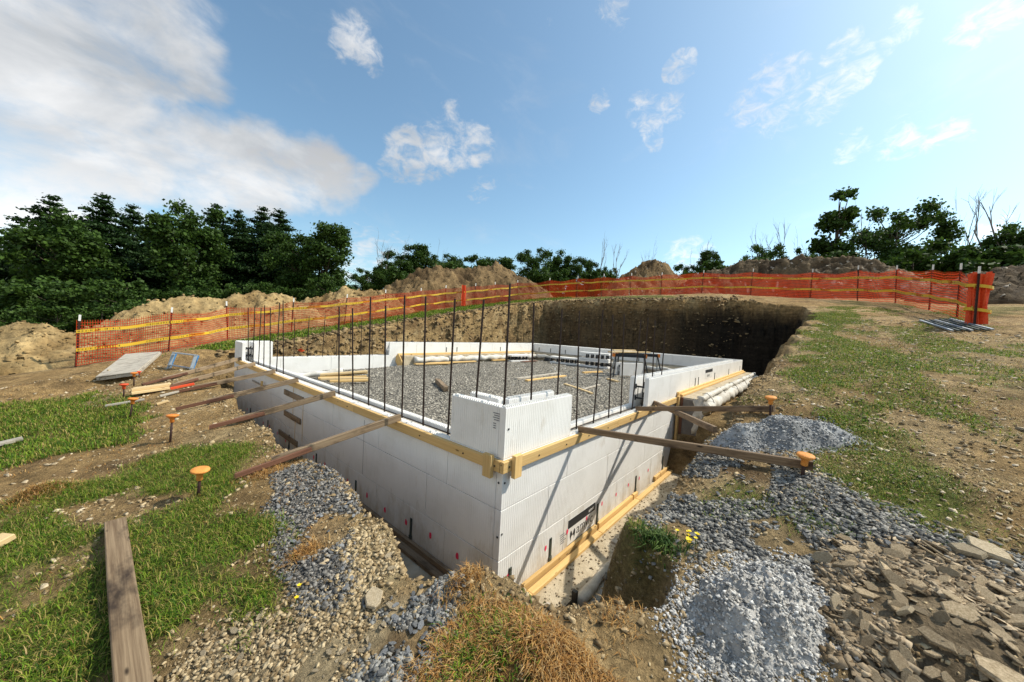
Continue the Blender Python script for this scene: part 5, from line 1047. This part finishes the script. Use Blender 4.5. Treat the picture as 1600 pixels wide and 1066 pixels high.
def slab(name, m_, k, x, y, s, rx, ry, rz, label, group, lift=.25, zf=None):
    o = bpy.data.objects.new(name, SLABS[m_][k % 12]); COL.objects.link(o); z = Hs(x, y) if zf is None else zf
    o.matrix_basis = Matrix.Translation((x, y, z+s*lift*.5)) @ Matrix.Rotation(rx, 4, 'X') @ Matrix.Rotation(ry, 4, 'Y') @ Matrix.Rotation(rz, 4, 'Z') @ Matrix.Diagonal((s, s, s*.8, 1))
    return fin(o, None, label, 'stone', group)
rd = random.Random(61); spots = []
BIG = [(.36,-1.96,.10),(.30,-2.08,.075),(.42,-2.14,.09),(.12,-2.02,.07),(-.02,-2.08,.085),(-.14,-2.16,.12),(.06,-2.24,.13),(-.26,-2.06,.10),(-.20,-2.30,.15),(.16,-2.40,.10),(.30,-2.36,.08),(-.02,-2.42,.11),(.40,-2.42,.09),(-.34,-2.0,.06),(.2,-2.16,.06),(.0,-1.97,.05),(-.30,-2.22,.12),(.1,-2.56,.14)]
for i, (x, y, s) in enumerate(BIG):
    spots.append((x, y, s)); slab('flat_stone', 'stone', i, x, y, s*(.46 if i < 8 else .62), rd.uniform(-.6, .35), rd.uniform(-.65, .15), rd.uniform(0, 6.28), 'large flat shale slab in the brown stone heap beside the white pile', 'large slabs in the stone heap', .7)
n = 0
while n < 215:
    x, y = rd.uniform(-.5, .6), rd.uniform(-2.72, -1.85)
    if sdf(HEAP, np.array([x]), np.array([y]))[0] < -.05: continue
    s = .018+.034*rd.random()**2; n += 1
    slab('flat_stone', 'stone' if rd.random() < .8 else 'tan_stone', rd.randrange(12), x, y, s, rd.uniform(-.8, .6), rd.uniform(-.9, .4), rd.uniform(0, 6.28), 'small flat shale stone in the brown heap beside the white pile', 'small stones in the stone heap', .8)
n = 0
while n < 120:
    x, y = rd.uniform(-1.95, -1.0), rd.uniform(-.7, .2)
    if sdf(RUBBLE, np.array([x]), np.array([y]))[0] < -.04: continue
    s = .007+.016*rd.random()**2; n += 1
    slab('rubble_stone', 'tan_stone', rd.randrange(12), x, y, s, rd.uniform(-.5, .5), rd.uniform(-.5, .5), rd.uniform(0, 6.28), 'tan angular stone in the foreground rubble below the grass', 'stones in the tan rubble', .7)
n = 0
while n < 170:
    p = (GRAVEL_LEFT, GRAVEL_FRONT, GRAVEL_RIGHT)[n % 3]; P = np.array(p); x, y = rd.uniform(P[:, 0].min(), P[:, 0].max()), rd.uniform(P[:, 1].min(), P[:, 1].max())
    if sdf(p, np.array([x]), np.array([y]))[0] < .0: continue
    s = .016+.012*rd.random()**2; L_ = ('grey angular stone on the gravel strip beside the left trench', 'grey angular stone on the gravel spill by the straw mound', 'grey flat stone on the dark gravel sheet around the brace')[n % 3]
    slab('gravel_stone', 'grey_stone', rd.randrange(12), x, y, s, rd.uniform(-.5, .5), rd.uniform(-.5, .5), rd.uniform(0, 6.28), L_, 'larger stones: '+L_[5:], .9); n += 1
slab('flat_stone', 'tan_stone', 2, -1.20, -.29, .062, .10, .05, 1.0, 'pale tan flat slab where gravel strip meets the rubble', None, .5)
slab('flat_stone', 'tan_stone', 5, -1.17, -.40, .035, .2, .1, 2.0, 'small cream stone below the pale tan slab', None, .5)
slab('flat_stone', 'tan_stone', 7, .71, -2.46, .10, .05, -.12, .4, 'broad cream stone at the edge of the right hand grass', None, .4); slab('flat_stone', 'tan_stone', 3, .62, -2.38, .07, .0, -.1, 1.4, 'thin cream stone in front of the broad cream one', None, .4)
slab('flat_stone', 'tan_stone', 4, 2.6, -3.05, .09, 0, 0, .3, 'lone cream stone out on the bare field', None, .3)
for x, y, s in ((-1.02, -.1, .03), (-1.06, -.2, .028), (-.98, .02, .022)): slab('flat_stone', 'tan_stone', int(s*1000), x, y, s, .2, .1, x*9, 'cream stone on the crumbled lip of the left trench', 'cream stones on the trench lip', .6)

# grass blades
def blades(name, label, x, y, h, w, rng, cols, lie=.55, zf=H, cat='grass'):
    n = len(x); a = rng.random(n)*6.283; b = np.clip(rng.normal(lie, .25, n), .05, 1.3); dx, dy = np.cos(a), np.sin(a); z = zf(x, y)-.004; px, py = -dy*w, dx*w
    def at(f, k): return np.stack([x+dx*h*f*np.sin(b*k), y+dy*h*f*np.sin(b*k), z+h*f*np.cos(b*k)], -1)
    p0, p1, p2 = np.stack([x, y, z], -1), at(.55, .6), at(1, 1.15); o = np.stack([px, py, np.zeros(n)], -1)
    V = np.stack([p0-o, p0+o, p1-o*.8, p1+o*.8, p2], 1).reshape(-1, 3); base = (np.arange(n)*5)[:, None, None]
    F3 = (np.array([[0, 1, 3], [0, 3, 2], [2, 3, 4]])[None]+base).reshape(-1, 3)
    c = cols[rng.integers(0, len(cols), n)]*(.75+.5*rng.random((n, 1)))
    mesh_obj(name, np_mesh('blades', V, F3, np.repeat(c, 5, 0)), 'blade', label=label, cat=cat, kind='stuff')
GREEN = np.array([(.062, .140, .008), (.105, .205, .012), (.165, .265, .018), (.23, .29, .028), (.040, .095, .007), (.28, .26, .05), (.42, .32, .11)])
FRESH = GREEN[:5]; STR = np.array([(.50, .27, .08), (.58, .36, .13), (.40, .20, .055), (.52, .36, .17), (.26, .13, .045)])
def grass_pts(x0, x1, y0, y1, n, seed, thr=.0):
    rng = np.random.default_rng(seed); x = rng.uniform(x0, x1, n); y = rng.uniform(y0, y1, n); m = grass_mask(x, y)*(pit_d(x, y) < .02)
    cl = .38+.62*ss(-.30, .25, fbm(x*5, y*5, 4, seed)); ok = rng.random(n) < m*cl; return x[ok], y[ok], rng
x, y, r = grass_pts(-3.0, -.95, -.2, 3.0, 190000, 601); blades('grass', 'green lawn grass around the weathered plank', x, y, .018+.058*r.random(len(x))**1.9, .0011+.0010*r.random(len(x)), r, GREEN, .95)
x, y, r = grass_pts(-4.2, -1.4, 3.0, 9.0, 80000, 602); blades('grass', 'green grass patch around the orange capped stakes', x, y, .035+.04*r.random(len(x)), .003+.002*r.random(len(x)), r, GREEN, .7)
x, y, r = grass_pts(-.3, 3.0, -2.8, -.9, 70000, 603); blades('grass', 'green grass tufts on the dark gravel and by the right pale stake', x, y, .014+.03*r.random(len(x)), .0013+.001*r.random(len(x)), r, GREEN, .95)
x, y, r = grass_pts(2.0, 15, -5, -1.4, 220000, 604); blades('grass', 'patchy green grass on the field rising to the fence', x, y, .018+.032*r.random(len(x)), .0028+.0022*r.random(len(x)), r, GREEN, .9)
x, y, r = grass_pts(-2, 19, 10, 15, 60000, 605); blades('grass', 'green grass strip between far bank and orange fence', x, y, .05+.06*r.random(len(x)), .010+.008*r.random(len(x)), r, GREEN[:6], .6)
rng = np.random.default_rng(606); n = 9000; x = rng.uniform(-3.4, -.8, n); y = rng.uniform(.0, 9.5, n); ok = (pit_d(x, y) < 0) & (fbm(x*3, y*3, 3, 77) > .05); x, y = x[ok], y[ok]
blades('dry_grass', 'dry straw wisps on the bare soil left of the wall', x, y, .02+.04*rng.random(len(x)), .0016+.0012*rng.random(len(x)), rng, STR, 1.2, cat='dry grass')
rng = np.random.default_rng(609); n = 60000; D = .9+rng.random(n)**1.4*11; A = rng.uniform(-.6, .16, n); x, y = CAM.x+D*np.cos(A), CAM.y+D*np.sin(A); ok = (pit_d(x, y) < -.05) & (y < -1.5) & (x > .75) & (fbm(x*2.1, y*2.1, 4, 78) > -.25+.5*rng.random(n)); x, y, D = x[ok], y[ok], D[ok]
blades('dry_grass', 'dry straw litter spread over the right hand field', x, y, (.010+.020*rng.random(len(x)))*(1+D*.10), (.0012+.0010*rng.random(len(x)))*(1+D*.18), rng, np.array([(.44, .33, .15), (.34, .25, .10), (.50, .40, .22), (.26, .24, .07), (.22, .15, .07)]), 1.25, cat='dry grass')
x, y, r = sample(STRAW, 15000, 607, .16); blades('dry_grass', 'matted orange-brown dead grass on the mound before the wall corner', x, y, .02+.04*r.random(len(x)), .0012+.0008*r.random(len(x)), r, STR, 1.25, cat='dry grass')
rng = np.random.default_rng(608)
for cx, cy, sx_, n, lab in ((-.91, -.60, .06, 500, 'dead grass tuft crowning the dirt mound at the wall corner'), (-2.36, 2.74, .10, 1500, 'dead grass clump on the small bump left of the plank'), (-1.30, .28, .05, 500, 'dead grass tuft at the edge of the left gravel strip'), (-1.13, 1.62, .09, 900, 'dead grass wisps under the brace by the gravel strip'), (-.62, -1.22, .08, 220, 'dead grass hanging over the hole in the right bank')):
    x, y = rng.normal(cx, sx_, n), rng.normal(cy, sx_*.7, n); blades('dry_grass', lab, x, y, .02+.05*rng.random(n), .0013+.0008*rng.random(n), rng, STR, .95, cat='dry grass')
n = 1600; x, y = rng.normal(-1.08, .10, n), rng.normal(-.88, .09, n); blades('grass', 'green grass creeping up the foot of the straw mound', x, y, .02+.04*rng.random(n), .0016+.001*rng.random(n), rng, FRESH, .8)
n = 380; x, y = rng.normal(-.06, .04, n), rng.normal(-1.20, .06, n); blades('weeds', 'dark green weed clump overhanging the right trench', x, y, .03+.06*rng.random(n), .003+.002*rng.random(n), rng, np.array([(.04, .085, .015), (.06, .11, .02), (.09, .14, .03)]), .9, cat='weeds')
# small yellow flowers
def flower(x, y, h, label):
    z = Hs(x, y); e = empty('yellow_flower', (x, y, z), label, 'flower', 'yellow flowers on the right bank' if x > -1 else 'yellow flowers on the left')
    MB().tube([(x, y, z-.01), (x+.004, y, z+h)], .0012, 4).build('stem', 'leaf_green', e); mb = MB()
    for k in range(5):
        a = k*1.2566; d = Vector((math.cos(a), math.sin(a), .25)); s = Vector((-math.sin(a), math.cos(a), 0)); c = Vector((x+.004, y, z+h))
        mb.add([c, c+d*.006+s*.005, c+d*.012, c+d*.006-s*.005], [(0, 1, 2, 3)])
    mb.build('petal_ring', 'petal', e)
M['leaf_green'] = pmat('stem_green', (.04, .09, .015), (.07, .13, .02), 20, .6)
rd = random.Random(9)
for k in range(11): flower(-.02+rd.uniform(-.05, .06), -1.32+rd.uniform(-.05, .05), .05+rd.uniform(0, .03), 'tiny yellow flower in the weeds above the hole in the right bank')
for x, y in ((-1.41, .04), (-1.44, -.02)): flower(x, y, .04, 'tiny yellow flower at the corner of lawn and gravel strip')
